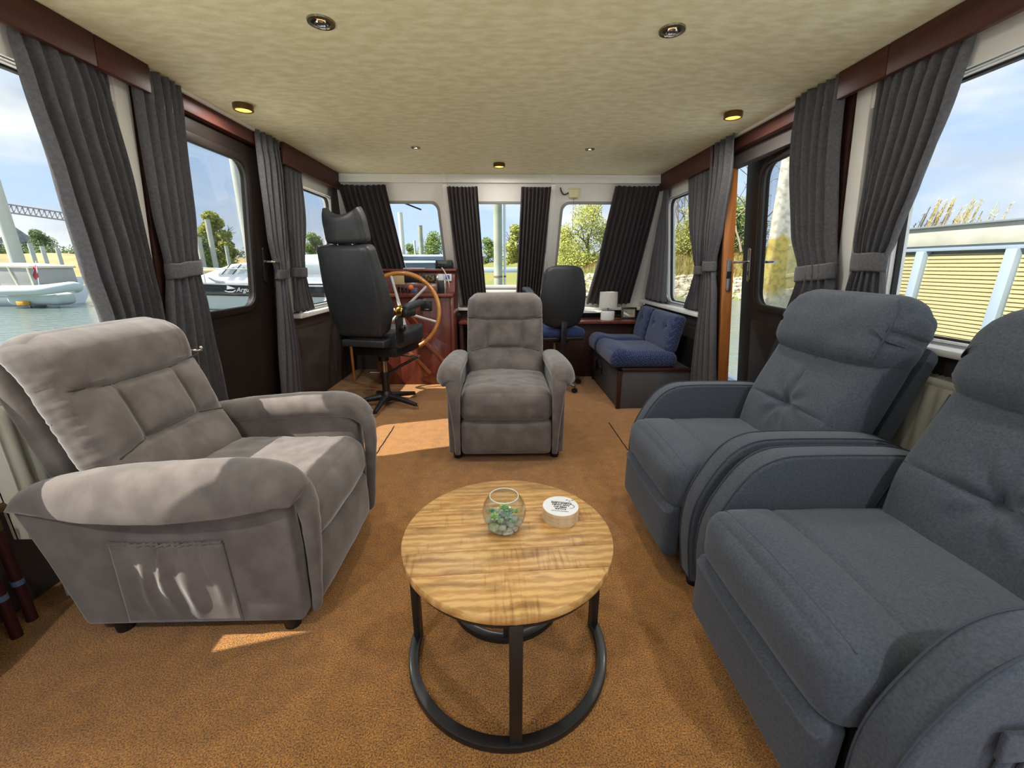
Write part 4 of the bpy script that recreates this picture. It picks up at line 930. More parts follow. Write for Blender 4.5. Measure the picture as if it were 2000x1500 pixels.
# ------------------------------------------------------------------ helm seat
hs = thing('helm_chair', 'tall black leatherette helm chair on a pedestal before the steering wheel', 'seat', (-1.03, 3.50, 0), math.radians(-14))
hl = math.radians(-11)   # backrest reclines towards the camera
def bt(p): c, s_ = cos(hl), sin(hl); q = V((p.x, p.y * c + p.z * s_, -p.y * s_ + p.z * c)); return q + V((-.03, -.20, .64))
def fbk(p, q):
    w = (q.z + 1) / 2
    p.x *= 1.02 - .10 * sstep(.55, 1.0, w) - .22 * sstep(.30, 0, w)
    if q.y > 0: p.y += .04 * (abs(q.x) ** 2) * sstep(.95, .4, w) + .03 * exp(-((w - .25) / .2) ** 2)
    else: p.y -= .018 * (1 - q.x ** 2) * (1 - q.z ** 2) - .006 * groove(abs(abs(q.x) - .80), .03)
    return p
cushion((.235, .07, .35), .045, (26, 5, 28), fbk, lambda p: bt(p + V((0, 0, .37)))).build('backrest', LEATH, hs)
B().tube([bt(V((s_ * .205, -.055, z_))) for s_, z_ in ((1, .1), (1, .3), (1, .5), (.95, .68))], .004, 8).build('back_seam', LEATH, hs)
def fhd(p, q):
    p.z += .045 * (abs(q.x) ** 2.2) * (q.z > 0) * q.z - .012 * (1 - q.x ** 2) * (q.z > 0)
    p.x *= 1.0 + .05 * (q.z < 0) * -q.z - .10 * sstep(.2, 1, q.z); p.y += .05 * q.x ** 2
    return p
cushion((.165, .055, .105), .04, (22, 5, 10), fhd, lambda p: bt(p + V((.0, .005, .83)))).build('headrest', LEATH, hs)
for sx in (-.06, .06): B().tube([bt(V((sx, 0, .70))), bt(V((sx, 0, .79)))], .007, 8).build('headrest_rod', CHROME, hs)
B().box((-.20, -.27, .575), (.17, -.13, .63)).build('rear_cover', LEATH, hs, .01, 3)
def fst(p, q):
    if q.z > 0: p.z += .03 * abs(q.x) ** 3 + .025 * sstep(.3, 1, q.y); p.z -= .006 * groove(abs(abs(q.x) - .62), .05)
    return p
cushion((.24, .25, .06), .045, (20, 22, 4), fst, lambda p: p + V((0, .10, .60))).build('seat_cushion', LEATH, hs)
B().box((-.2, -.13, .47), (.2, .30, .55)).build('seat_base', BLACKM, hs, .01)
for sx in (-1, 1):
    ar = cushion((.032, .16, .028), .022, (3, 12, 3), lambda p, q: p + V((0, 0, .01 * q.y)), lambda p, sx=sx: p + V((sx * .285, .06, .885))).build('armrest', LEATH, hs)
    B().box((sx * .285 - .026, -.12, .80), (sx * .285 + .026, .05, .865)).build('arm_bracket', BLACKM, ar, .012)
    B().prism(rrect(-.2, -.1, .60, .82, .03), sx * .245, sx * .262, lambda a, z, o: V((o, a, z))).build('hinge_plate', BLACKM, hs, .002)
    B().lathe([(.02, 0), (.026, .008), (.026, .03), (.02, .036)], 16, lambda q, sx=sx: V((sx * (.262 + q.z), -.15 + q.x, .72 + q.y))).build('adjuster_knob', BLACKM, hs)
B().tube([(0, 0, .12), (0, 0, .30)], .034, 20).build('lower_column', BLACKM, hs)
B().tube([(0, 0, .10), (0, 0, .43)], .027, 20).build('chrome_column', CHROME, hs)
B().tube([(0, 0, .41), (0, 0, .48)], .045, 20).build('upper_collar', BLACKM, hs)
B().tube([(0, 0, .26), (0, 0, .31)], .040, 20).build('clamp_collar', BLACKM, hs)
B().lathe([(.05, .05), (.055, .06), (.05, .11), (.036, .135)], 24).build('hub', BLACKM, hs)
for k in range(5):
    a = math.radians(-80 + 72 * k)
    lg = B().tube([(.03 * cos(a), .03 * sin(a), .085), (.15 * cos(a), .15 * sin(a), .07), (.30 * cos(a), .30 * sin(a), .04)], [.03, .024, .018], 10).build('star_leg', BLACKM, hs)
    B().lathe([(.016, 0), (.018, .012), (.016, .032)], 12, lambda q, a=a: q + V((.305 * cos(a), .305 * sin(a), 0))).build('glide', CHROME, lg)
B().tube([(.0, .02, .27), (.08, .14, .33), (.19, .27, .395)], .013, 10).build('footrest_strut', BLACKM, hs)
B().prism([(-.13, .26), (.21, .26), (.21, .31), (-.13, .31)], .392, .404, lambda a, b_, o: V((a, b_, o))).build('footrest_plate', STEEL, hs, .003)
B().tube([(-.12, .27, .392), (-.03, .0, .27)], .012, 10).build('footrest_strut', BLACKM, hs)
B().tube([(-.04, 0, .30), (-.13, -.02, .30)], .006, 8).build('release_lever', CHROME, hs)

# ------------------------------------------------------------------ office chair
BLUE = M('navy_dotted_cloth', (32, 44, 80), .95, col2=(42, 56, 96), scale=120, sheen=.2, bump=.1, bscale=500)
oc = thing('office_chair', 'black-backed swivel office chair with blue seat in front of the desk', 'office chair', (.535, 4.02, 0), math.radians(10))
def fob(p, q):
    w = (q.z + 1) / 2; p.x *= 1 - .13 * sstep(.5, 1, w) - .10 * sstep(.35, 0, w); p.y += .05 * q.x ** 2 - .03 * (1 - q.z ** 2); p.z -= math.copysign(.055 * abs(q.x) ** 3.5 * abs(q.z) ** 2, p.z)
    return p
cushion((.215, .035, .285), .032, (18, 3, 20), fob, lambda p: tilt_tf(-.20, .92, math.radians(-5))(p)).build('back_shell', M('black_moulded_plastic', (34, 36, 38), .55), oc)
cushion((.20, .03, .27), .026, (14, 3, 16), fob, lambda p: tilt_tf(-.165, .92, math.radians(-5))(p)).build('back_pad', BLUE, oc)
cushion((.235, .23, .045), .04, (16, 16, 3), lambda p, q: p + V((0, 0, .012 * (1 - q.x ** 2) if q.z > 0 else 0)), lambda p: p + V((0, .04, .58))).build('seat_cushion', BLUE, oc)
cushion((.225, .22, .02), .016, (6, 6, 2), None, lambda p: p + V((0, .04, .53))).build('seat_pan', BLACKM, oc)
B().tube([(0, -.21, .72), (0, -.225, .6), (0, -.20, .50), (0, -.05, .485), (0, .02, .49)], [.022, .02, .018, .02, .02], 10).build('back_bar', BLACKM, oc)
B().box((-.028, -.24, .36), (.028, -.225, .70)).build('height_bar', BLACKM, oc, .004)
B().box((-.11, -.06, .47), (.11, .14, .515)).build('mechanism', BLACKM, oc, .01)
for sx in (-1, 1): B().tube([(sx * .10, .05, .49), (sx * .2, .05, .485)], .007, 8).build('lever', BLACKM, oc)
B().tube([(0, .04, .10), (0, .04, .30)], .03, 16).build('gas_column', BLACKM, oc); B().tube([(0, .04, .28), (0, .04, .48)], .018, 16).build('piston', CHROME, oc)
ar = cushion((.035, .115, .018), .015, (3, 10, 2), lambda p, q: p + V((0, 0, .02 * q.y - .012 * q.y ** 2)), lambda p: p + V((-.285, .02, .975))).build('armrest', M('grey_armrest', (66, 67, 70), .6), oc)
B().tube([(-.285, .02, .965), (-.285, .02, .62), (-.27, .02, .53), (-.10, .02, .515)], [.02, .02, .018, .016], 10).build('arm_post', STEEL, ar)
for k in range(5):
    a = math.radians(-62 + 72 * k); c_, s_ = cos(a), sin(a)
    lg = B().tube([(.02 * c_, .04 + .02 * s_, .11), (.17 * c_, .04 + .17 * s_, .09), (.29 * c_, .04 + .29 * s_, .065)], [.026, .021, .015], 10).build('star_leg', STEEL, oc)
    for sd_ in (-1, 1): B().lathe([(.0001, 0), (.02, .0), (.024, .004), (.024, .014), (.0001, .014)], 14, lambda q, c_=c_, s_=s_, sd_=sd_: V((.29 * c_ - s_ * sd_ * (q.z + .004) + c_ * q.x, .04 + .29 * s_ + c_ * sd_ * (q.z + .004) + s_ * q.x, .025 + q.y))).build('caster', BLACKM, lg)

# ------------------------------------------------------------------ desk, bench and small things
dsk = thing('desk', 'low dark mahogany desk along the right half of the windscreen', 'desk', (.55, 4.6, 0)); q0 = V((-.55, -4.6, 0))
B().box(tuple(V((-.46, 4.36, .60)) + q0), tuple(V((1.58, 4.80, .63)) + q0)).build('desk_top', CONM, dsk, .006)
B().box(tuple(V((.28, 4.44, 0)) + q0), tuple(V((1.62, 4.47, .60)) + q0)).build('front_panel', MAHOG, dsk, .003)
B().box(tuple(V((-.46, 4.40, 0)) + q0), tuple(V((-.42, 4.79, .60)) + q0)).build('side_panel', MAHOG, dsk, .003)
B().box(tuple(V((.28, 4.47, 0)) + q0), tuple(V((.31, 4.79, .60)) + q0)).build('inner_panel', MAHOG, dsk, .003)
bn = thing('bench', 'corner bench with navy dotted cushions and buttoned backrest under the right window', 'bench', (1.30, 3.86, 0)); q1 = V((-1.30, -3.86, 0))
def bl(p): return tuple(V(p) + q1)
B().box(bl((1.0, 3.36, 0)), bl((1.62, 4.33, .35))).build('plinth_box', DKGREY, bn, .002)
for a, c in (((.985, 3.345, 0), (1.02, 3.38, .36)), ((.985, 3.345, .335), (1.02, 4.345, .362)), ((.985, 3.345, .335), (1.63, 3.38, .362)), ((.985, 4.32, 0), (1.01, 4.345, .36))):
    B().box(bl(a), bl(c)).build('edge_moulding', MAHOG, bn, .004)
p = V((.998, 4.16, .20)); spk = B().lathe([(.062, 0), (.064, .006), (.052, .012), (.045, .008), (.02, .002), (.0001, .001)], 28, lambda q: V(bl((1.0 - q.z, 4.18 + q.x, .20 + q.y)))).build('round_speaker', INST, bn)
so = B().box(bl((.992, 3.955, .15)), bl((1.0, 4.02, .25))).build('socket_plate', INST, bn, .003)
for dz in (.175, .225): B().lathe([(.016, 0), (.018, .004), (.013, .004), (.011, .001)], 16, lambda q, dz=dz: V(bl((.992 - q.z, 3.988 + q.x, dz + q.y)))).build('socket_ring', STEEL, so)
BPAT = bpy.data.materials.new('navy_dotted_upholstery'); BPAT.use_nodes = True; n = BPAT.node_tree.nodes; l = BPAT.node_tree.links; b = n['Principled BSDF']; b.inputs['Roughness'].default_value = .95; b.inputs['Sheen Weight'].default_value = .2
t = n.new('ShaderNodeTexCoord'); mpn = n.new('ShaderNodeMapping'); mpn.inputs['Scale'].default_value = (72, 72, 72); mpn.inputs['Rotation'].default_value = (.785, 0.3, .785); l.new(t.outputs['Object'], mpn.inputs[0])
ck = n.new('ShaderNodeTexVoronoi'); ck.inputs['Scale'].default_value = 1.0; ck.inputs['Randomness'].default_value = 0.0; l.new(mpn.outputs[0], ck.inputs[0])
rp = n.new('ShaderNodeValToRGB'); rp.color_ramp.elements[0].position = .26; rp.color_ramp.elements[0].color = lin((80, 95, 140)); rp.color_ramp.elements[1].position = .36; rp.color_ramp.elements[1].color = lin((31, 41, 76)); l.new(ck.outputs['Distance'], rp.inputs[0]); l.new(rp.outputs[0], b.inputs['Base Color'])
NAVY = M('navy_piping', (26, 32, 58), .9)
def bseat(p, q):
    if q.z > 0: p.z += .025 * (1 - q.y ** 4) * (1 - q.x ** 4); p.z += .03 * exp(-((q.x + .75) / .3) ** 2)
    return p
for k, (y0, y1) in enumerate(((3.35, 3.98), (3.99, 4.335))):
    hy = (y1 - y0) / 2
    sc = cushion((.285, hy, .062), .05, (18, 18, 4), bseat, lambda p, y0=y0, hy=hy: V(bl((1.205 + p.x, y0 + hy + p.y, .425 + p.z)))).build('seat_cushion', BPAT, bn)
    B().tube([bl((.925 + .03 * sin(i / 8 * pi), y1, .37 + i * .018)) for i in range(5)] + [bl((.98 + .06 * i, y1, .487 - (.004 * i))) for i in range(6)], .006, 8).build('piping', NAVY, sc)
bln = math.radians(12)
def bbt(p): return V(bl((1.475 + p.x * cos(bln) + p.z * sin(bln), p.y, .635 - p.x * sin(bln) + p.z * cos(bln))))
for k, (y0, y1) in enumerate(((3.40, 3.98), (3.99, 4.335))):
    hy = (y1 - y0) / 2; yc = (y0 + y1) / 2
    btn = [(yc - .14, .05), (yc + .14, .05)] if k == 0 else [(yc, .05)]
    def fbb(p, q, btn=btn, yc=yc):
        if q.x < 0:
            for (by, bz) in btn: p.x += .022 * exp(-(((p.y + yc - by) ** 2 + (p.z - bz) ** 2) / .0011))
            p.x -= .02 * (1 - q.y ** 4) * (1 - q.z ** 4)
        return p
    bc = cushion((.05, hy, .165), .04, (4, 26, 18), fbb, lambda p, yc=yc: bbt(p + V((0, yc, 0)))).build('back_cushion', BPAT, bn)
    for (by, bz) in btn: B().lathe([(.0001, .008), (.010, .006), (.015, 0)], 14, lambda q, by=by, bz=bz: bbt(V((-.048 - q.z, by + q.x, bz + q.y)))).build('button', NAVY, bc)
    B().tube([bbt(V((-.045, y1, -.15))), bbt(V((-.052, y1, 0))), bbt(V((-.04, y1, .15)))], .006, 8).build('piping', NAVY, bc)
# white oval table lamp
LINEN = M('white_linen_shade', (246, 242, 232), .85, trans=.25, col2=(238, 233, 222), scale=70)
a = aty(1186, 626, 4.48); tl = thing('table_lamp', 'small white lamp with oval shade and ceramic base on the desk', 'lamp', (a.x, 4.48, .63))
B().lathe([(.072, 0), (.076, .006), (.076, .09), (.068, .098), (.01, .10)], 36, None, 1, .55).build('ceramic_base', M('white_ceramic', (240, 237, 230), .3), tl)
B().tube([(0, 0, .095), (0, 0, .15)], .009, 10).build('neck', STEEL, tl)
B().lathe([(.096, .135), (.100, .135), (.096, .30), (.092, .30), (.096, .14)], 40, None, 1, .55).build('oval_shade', LINEN, tl)
# picture frame
a = aty(1228, 625, 4.56); pf = thing('picture_frame', 'small dark framed picture leaning beside the white table lamp', 'picture frame', (a.x, 4.57, .63), math.radians(-4))
pfm = lambda u, z, o: V((u, o + z * .18, z))
B().ring([(.085, .002), (.085, .125), (-.085, .125), (-.085, .002)], [(.066, .02), (.066, .107), (-.066, .107), (-.066, .02)], -.012, .004, pfm).build('frame', INST, pf, .002)
B().prism([(-.067, .019), (.067, .019), (.067, .108), (-.067, .108)], -.004, .002, pfm).build('picture', M('cream_mount', (172, 164, 146), .7, col2=(140, 134, 120), scale=22), pf)
B().prism([(-.012, .0), (.012, .0), (.012, .10), (-.012, .10)], .002, .006, lambda u, z, o: V((u, o + .05 - z * .3 + .015, z))).build('stand', BLACKM, pf)
a = aty(1150, 608, 4.66); ky = thing('keyboard', 'white keyboard lying on a stand at the back of the desk', 'keyboard', (a.x + .02, 4.70, .63))
B().box((-.20, -.055, .055), (.24, .06, .075)).build('key_case', M('white_plastic', (222, 224, 226), .4), ky, .006)
for sx in (-.18, .22): B().box((sx - .008, -.04, 0), (sx + .008, .05, .055)).build('riser', BLACKM, ky, .002)
kt = M('light_key', (206, 208, 210), .5)
kb_ = B()
for r_ in range(4):
    for c_ in range(14): kb_.box((-.19 + c_ * .03, -.046 + r_ * .025, .075), (-.19 + c_ * .03 + .025, -.046 + r_ * .025 + .02, .079))
tag(kb_.build('keys', kt, ky, smooth=False), kind='stuff')
a = aty(1123, 625, 4.47); mg = thing('mug', 'white mug half hidden behind the office chair seat on the desk', 'mug', (a.x, 4.47, .63))
B().lathe([(.0001, .001), (.034, 0), (.038, .004), (.038, .095), (.035, .095), (.034, .008), (.0001, .006)], 28).build('cup', M('white_ceramic', (240, 237, 230), .3), mg)
B().tube([(.036, 0, .075), (.055, 0, .072), (.062, 0, .05), (.052, 0, .026), (.036, 0, .022)], .005, 8).build('handle', M('white_ceramic', (240, 237, 230), .3), mg)
# windscreen wiper motor inside, with its cord, and the wiper outside
a = aty(1120, 378, 4.17); wm = thing('wiper_motor', 'cream wiper motor box above the right windscreen pane', 'wiper motor', tuple(a)); WMM = M('aged_cream_plastic', (214, 204, 164), .5)
cushion((.048, .035, .042), .012, (4, 4, 4), lambda p, q: V((p.x * (1 - .08 * (q.z < 0)), p.y, p.z)), None).build('housing', WMM, wm)
B().box((-.056, -.04, .03), (.06, .04, .044)).build('lid', WMM, wm, .004)
e0 = aty(1092, 353, 4.14) - a; e1 = aty(1096, 372, 4.14) - a; e2 = aty(1102, 380, 4.14) - a
B().tube(catmull([e0, e1, e2, V((-.045, -.01, .005))], 6), .006, 8).build('black_lead', BLACKM, wm)
B().tube([(0, -.02, -.04), (.0, -.02, -.34)], .0016, 6).build('pull_cord', M('grey_cord', (90, 90, 84), .7), wm)
wp = thing('windscreen_wiper', 'black wiper parked outside the left windscreen pane', 'wiper', tuple(fr(-1.05, 1.79, .075)))
pA, pB_ = fr(-1.10, 1.80, .075), fr(-.78, 1.685, .075); oA = fr(-1.05, 1.79, .075)
B().tube([pA - oA, pB_ - oA], .007, 8).build('blade', RUBBER, wp); B().tube([pA - oA + V((.03, .012, .03)), (pA + pB_) / 2 - oA + V((0, .012, 0))], .005, 8).build('arm', BLACKM, wp)
kn = aty(893, 601, 4.55); B().lathe([(.0001, -.03), (.022, -.026), (.03, 0), (.022, .02), (.012, .03)], 18, lambda q: V(loc((-.47 + q.x, 4.40 + q.z, .70 + q.y)))).build('side_knob', BLACKM, hc)

# ================================================================== outside
ZW = -0.5
wm_ = bpy.data.materials.new('harbour_water'); wm_.use_nodes = True; n = wm_.node_tree.nodes; l = wm_.node_tree.links; b = n['Principled BSDF']
b.inputs['Base Color'].default_value = lin((96, 110, 104)); b.inputs['Roughness'].default_value = .12
t = n.new('ShaderNodeTexCoord'); mpn = n.new('ShaderNodeMapping'); mpn.inputs['Scale'].default_value = (1.2, 2.4, 1); l.new(t.outputs['Object'], mpn.inputs[0])
x = n.new('ShaderNodeTexNoise'); x.inputs['Scale'].default_value = 2.2; x.inputs['Detail'].default_value = 4; l.new(mpn.outputs[0], x.inputs[0])
bp = n.new('ShaderNodeBump'); bp.inputs['Strength'].default_value = .5; bp.inputs['Distance'].default_value = .12; l.new(x.outputs[0], bp.inputs['Height']); l.new(bp.outputs[0], b.inputs['Normal'])
wb_ = B(); wb_.add([(-400, -200, ZW), (400, -200, ZW), (400, 500, ZW), (-400, 500, ZW)], [(0, 1, 2, 3)])
wo = wb_.build('water', wm_, None, smooth=False); tag(wo, 'rippled grey-green harbour water around the boat', 'water', kind='stuff')
def leafmat(name, c1, c2): return M(name, c1, .7, col2=c2, scale=1.3, trans=.3, detail=6, lo=.3, hi=.7)
LG = [leafmat('leaf_green', (92, 118, 58), (156, 170, 94)), leafmat('leaf_yellowgreen', (138, 148, 68), (206, 202, 112)), leafmat('leaf_dark', (76, 100, 66), (126, 146, 96)), leafmat('leaf_ochre', (150, 120, 60), (196, 168, 92))]
BARK = M('grey_bark', (104, 92, 76), .9, col2=(84, 72, 58), scale=3)
def leaves(bb, rng, c, rad, n, sz):
    for _ in range(n):
        d = V((rng.gauss(0, 1), rng.gauss(0, 1), rng.gauss(0, 1))).normalized(); r = rng.random() ** .35
        p = V((c.x + d.x * rad.x * r, c.y + d.y * rad.y * r, c.z + d.z * rad.z * r)); a = V((rng.gauss(0, 1), rng.gauss(0, 1), rng.gauss(0, 1))).normalized() * sz * (.6 + .8 * rng.random()); q = a.orthogonal().normalized() * sz * .55
        bb.add([tuple(p - a), tuple(p + q), tuple(p + a), tuple(p - q)], [(0, 1, 2, 3)])
def branch(bb, rng, p, d, ln, r, depth):
    if depth == 0 or r < .004: return
    pts = [p]; q = p.copy(); dd = d.copy()
    for i in range(3): dd = (dd + V((rng.gauss(0, .12), rng.gauss(0, .12), rng.gauss(0, .08)))).normalized(); q = q + dd * ln / 3; pts.append(q.copy())
    bb.tube(pts, [r, r * .9, r * .8, r * .65], 6, cap=False)
    for k in range(rng.choice((2, 3))):
        nd = (dd + V((rng.gauss(0, .5), rng.gauss(0, .5), rng.gauss(.1, .3)))).normalized(); branch(bb, rng, pts[-1 - (k == 2)], nd, ln * .72, r * .6, depth - 1)
def tree(label, p, h, wd, mat, seed, nl=3400, blobs=12, sz=None, name='tree', low=.22, grp='trees on the far banks'):
    rng = random.Random(seed); t = thing(name, label, 'tree', (p[0], p[1], p[2]), 0, grp); tb = B()
    tb.tube([(0, 0, -.3), (.01 * h, 0, h * .3), (.0, .01 * h, h * .6)], [h * .03, h * .022, h * .012], 8)
    for k in range(5): branch(tb, rng, V((0, 0, h * (.25 + .07 * k))), V((rng.gauss(0, 1), rng.gauss(0, 1), .9)).normalized(), h * .22, h * .011, 3)
    tb.build('trunk', BARK, t)
    bb = B(); sz = sz or h * .026; nl = int(nl * 1.7)
    for k in range(blobs):
        v = (k + .5) / blobs; zz = h * (low + (1 - low) * .93 * v); env = sin(pi * min(1, .18 + .80 * v)) ** .7
        a = rng.random() * 6.28; rr = wd * .5 * env * .55 * rng.random() ** .5
        rad = wd * .5 * (.44 + .28 * rng.random()) * (.6 + .4 * env)
        leaves(bb, rng, V((rr * cos(a) * 1.25, rr * sin(a), zz)), V((rad, rad, rad * .8)), nl // blobs, sz)
    bb.build('foliage', mat, t, smooth=False); return t
def wd_at(px0, px1, dist, py=480):
    a = atd(px0, py, dist); c = atd(px1, py, dist); return (a - c).length
def tr(label, pxc, pytop, px0, px1, dist, mat, seed, base=ZW + .6, **k):
    p = atd(pxc, pytop, dist); return tree(label, (p.x, p.y, base), p.z - base, wd_at(px0, px1, dist), mat, seed, **k)
# ---- far left bank
SAND = M('ochre_sand_bank', (176, 148, 100), .95, col2=(136, 126, 82), scale=.25, detail=8, bump=.4, bscale=2)
rows = []
pxs = list(range(-700, 700, 25))
for (dd, h) in ((62, ZW - .2), (66, .3), (74, 1.6), (84, 2.7), (100, 3.0), (140, 2.8)):
    rows.append([])
    for px in pxs:
        q = atd(px, 519, dd * (1 + .06 * nz(px * .01, 3))); hh = h + (.5 * nz(px * .012, dd * .05, 2) if h > 0 else 0)
        if px > 420: hh = h - .6 * sstep(420, 640, px) * max(0, h)
        rows[-1].append((q.x, q.y, hh))
sb = B().grid(rows).build('sand_bank', SAND); tag(sb, 'ochre sand bank across the harbour seen through the left windows', 'bank')
hg = B(); rng = random.Random(9)
for px in range(-680, 690, 9):
    q = atd(px, 500, 92); leaves(hg, rng, V((q.x, q.y, 3.1 + .3 * nz(px * .03, 1))), V((1.6, 1.2, .8 + .5 * rng.random())), 70, .16)
tag(hg.build('hedge', LG[2], None, smooth=False), 'low dark hedge along the top of the left sand bank', 'hedge', kind='stuff')
tr('round dark green tree above the sand bank in the big left window', 72, 449, 36, 112, 96, LG[2], 11, base=2.0, low=.05)
tr('low dark tree beside the round one above the left sand bank', 30, 462, 5, 60, 100, LG[2], 12, base=2.0, low=.05, nl=1200)
tr('tall sunlit tree behind the yacht in the left door window', 412, 412, 378, 452, 58, LG[1], 13, nl=3200, low=.1)
tr('shorter green tree leaning left of the tall one in the left door window', 385, 452, 352, 412, 56, LG[0], 14, nl=1600, low=.05)
tr('lower green tree right of the tall one in the left door window', 446, 470, 425, 470, 60, LG[0], 15, nl=1400, low=.05)
tr('loose pale tree in the front left side window', 608, 455, 585, 634, 66, LG[0], 16, nl=1800, low=.08)
tr('small pale tree at the edge of the front left side window', 636, 470, 622, 655, 68, LG[1], 17, nl=1200, low=.08)
tr('bushy green tree behind the grey houseboat in the left windscreen pane', 846, 455, 818, 880, 64, LG[0], 18, nl=2200, low=.05)
tr('smaller green tree left of the bushy one in the left windscreen pane', 802, 475, 782, 822, 66, LG[0], 19, nl=1400, low=.05)
tr('green tree left of the mooring pile in the middle windscreen pane', 952, 462, 925, 972, 50, LG[0], 20, nl=1800, low=.0)
tr('tall yellow-green tree right of the mooring pile in the middle pane', 1012, 436, 985, 1042, 46, LG[1], 21, nl=2200, low=.0)
tr('big airy yellow-green tree filling the right windscreen pane', 1152, 394, 1095, 1215, 36, LG[1], 22, nl=5200, blobs=16, sz=.085, low=.0)
tr('shorter yellow-green tree at the left of the right windscreen pane', 1104, 440, 1075, 1142, 38, LG[1], 23, nl=2600, sz=.085, low=.0)
tr('green tree behind the slanting curtain of the right windscreen pane', 1212, 410, 1180, 1262, 38, LG[0], 24, nl=2600, sz=.085, low=.0)
# ---- right bank
BL = [(-6, 46), (0, 38), (4.5, 29), (9.2, 22.7), (12.4, 21.3), (17, 20), (26, 19), (40, 17)]
BLc = catmull([V((a, c, 0)) for a, c in BL], 10); rows = []
prof = ((-.6, -.9), (0, -.5), (.9, -.05), (1.9, .35), (2.8, .62), (4.5, 1.15), (7, 1.9), (12, 2.5), (24, 2.9))
for (d, z) in prof:
    row = []
    for i, p in enumerate(BLc):
        a = BLc[max(0, i - 1)]; c = BLc[min(len(BLc) - 1, i + 1)]; tdir = (c - a).normalized(); nrm = V((-tdir.y, tdir.x, 0))
        q = p + nrm * (d + .3 * nz(i * .4, d)); row.append((q.x, q.y, z + (.12 * nz(i * .7, d, 4) if d > .5 else 0)))
    rows.append(row)
GRASSB = M('dry_green_bank', (100, 110, 56), .95, col2=(122, 114, 62), scale=.5, detail=7, bump=.5, bscale=6)
tag(B().grid(rows).build('river_bank', GRASSB), 'grassy river bank behind the rocks on the right', 'bank')
def on_bank(i, d):
    k = min(len(BLc) - 2, max(1, int(i))); p = BLc[k]; tdir = (BLc[k + 1] - BLc[k - 1]).normalized(); nrm = V((-tdir.y, tdir.x, 0)); p = p.lerp(BLc[k + 1], i - int(i))
    z = prof[-1][1]
    for (d0, z0), (d1, z1) in zip(prof[:-1], prof[1:]):
        if d0 <= d <= d1: z = z0 + (z1 - z0) * (d - d0) / (d1 - d0)
    q = p + nrm * d; return V((q.x, q.y, z))
rng = random.Random(4); rk = B(); ico = bmesh.new(); bmesh.ops.create_icosphere(ico, subdivisions=1, radius=1); iv = [v.co.copy() for v in ico.verts]; iff = [tuple(v.index for v in f.verts) for f in ico.faces]; ico.free()
for _ in range(1500):
    q = on_bank(15 + rng.random() * 45, rng.random() * 2.7); s_ = .09 + .13 * rng.random(); k = rng.random() * 50
    rk.add([tuple(q + V((v.x * s_ * 1.3, v.y * s_, v.z * s_ * .75)) * (1 + .3 * nz(v.x * 1.5 + k, v.y * 1.5, v.z))) for v in iv], iff)
tag(rk.build('bank_rocks', M('pale_riprap', (186, 178, 156), .9, col2=(128, 120, 102), scale=3), None, smooth=False), 'pale riprap rocks along the waterline of the right bank', 'rocks', kind='stuff')
gr = B()
for _ in range(9000):
    q = on_bank(12 + rng.random() * 52, 2.6 + rng.random() ** 1.2 * 6); h = .25 + .45 * rng.random(); a = rng.random() * 6.28; lx, ly = .02 * cos(a), .02 * sin(a); ox, oy = rng.gauss(0, .12), rng.gauss(0, .12)
    gr.add([(q.x - lx, q.y - ly, q.z - .05), (q.x + lx, q.y + ly, q.z - .05), (q.x + ox, q.y + oy, q.z + h)], [(0, 1, 2)])
tag(gr.build('bank_grass', leafmat('bank_grass_blade', (120, 132, 60), (170, 120, 70)), None, smooth=False), 'tall dry grass on the right river bank', 'grass', kind='stuff')
for k, (i, d, h, wd, m, lb) in enumerate(((31, 8, 3.4, 4.2, 0, 'green bush on the bank in the front right side window'), (34.5, 9, 3.0, 4.0, 1, 'pale bush on the bank beside the green one right of the side window'), (38, 8, 2.6, 3.6, 1, 'yellow bush on the bank in the gap of the open door'), (41, 8.5, 3.3, 3.6, 0, 'green bush left of the concrete pier'), (26, 8, 3.4, 4.2, 1, 'yellow-green bush on the bank left of the front right side window'), (44, 9, 3.6, 4, 2, 'dark bush partly behind the concrete pier'))):
    q = on_bank(i, d); tree(lb, (q.x, q.y, q.z), h, wd, LG[m], 40 + k, nl=2200, low=.0, sz=.085, name='bush', grp='bushes on the right bank')
for k, (px, py, dist, h, lb) in enumerate(((1456, 350, 30, 6.3, 'bare leafless tree in the gap of the open right door'), (1325, 388, 34, 5.8, 'bare leafless tree above the bush in the front right side window'), (1512, 330, 29, 6.5, 'bare leafless tree left of the concrete pier in the door window'))):
    p = atd(px, 480, dist); t = thing('bare_tree', lb, 'tree', (p.x, p.y, 2.0), 0, 'bare trees on the right bank'); bb = B(); rg = random.Random(60 + k)
    for j in range(3): branch(bb, rg, V((.2 * j - .2, 0, 0)), V((rg.gauss(0, .15), rg.gauss(0, .15), 1)).normalized(), h * .36, .07, 5)
    bb.build('branches', M('pale_twig', (128, 112, 92), .9), t)
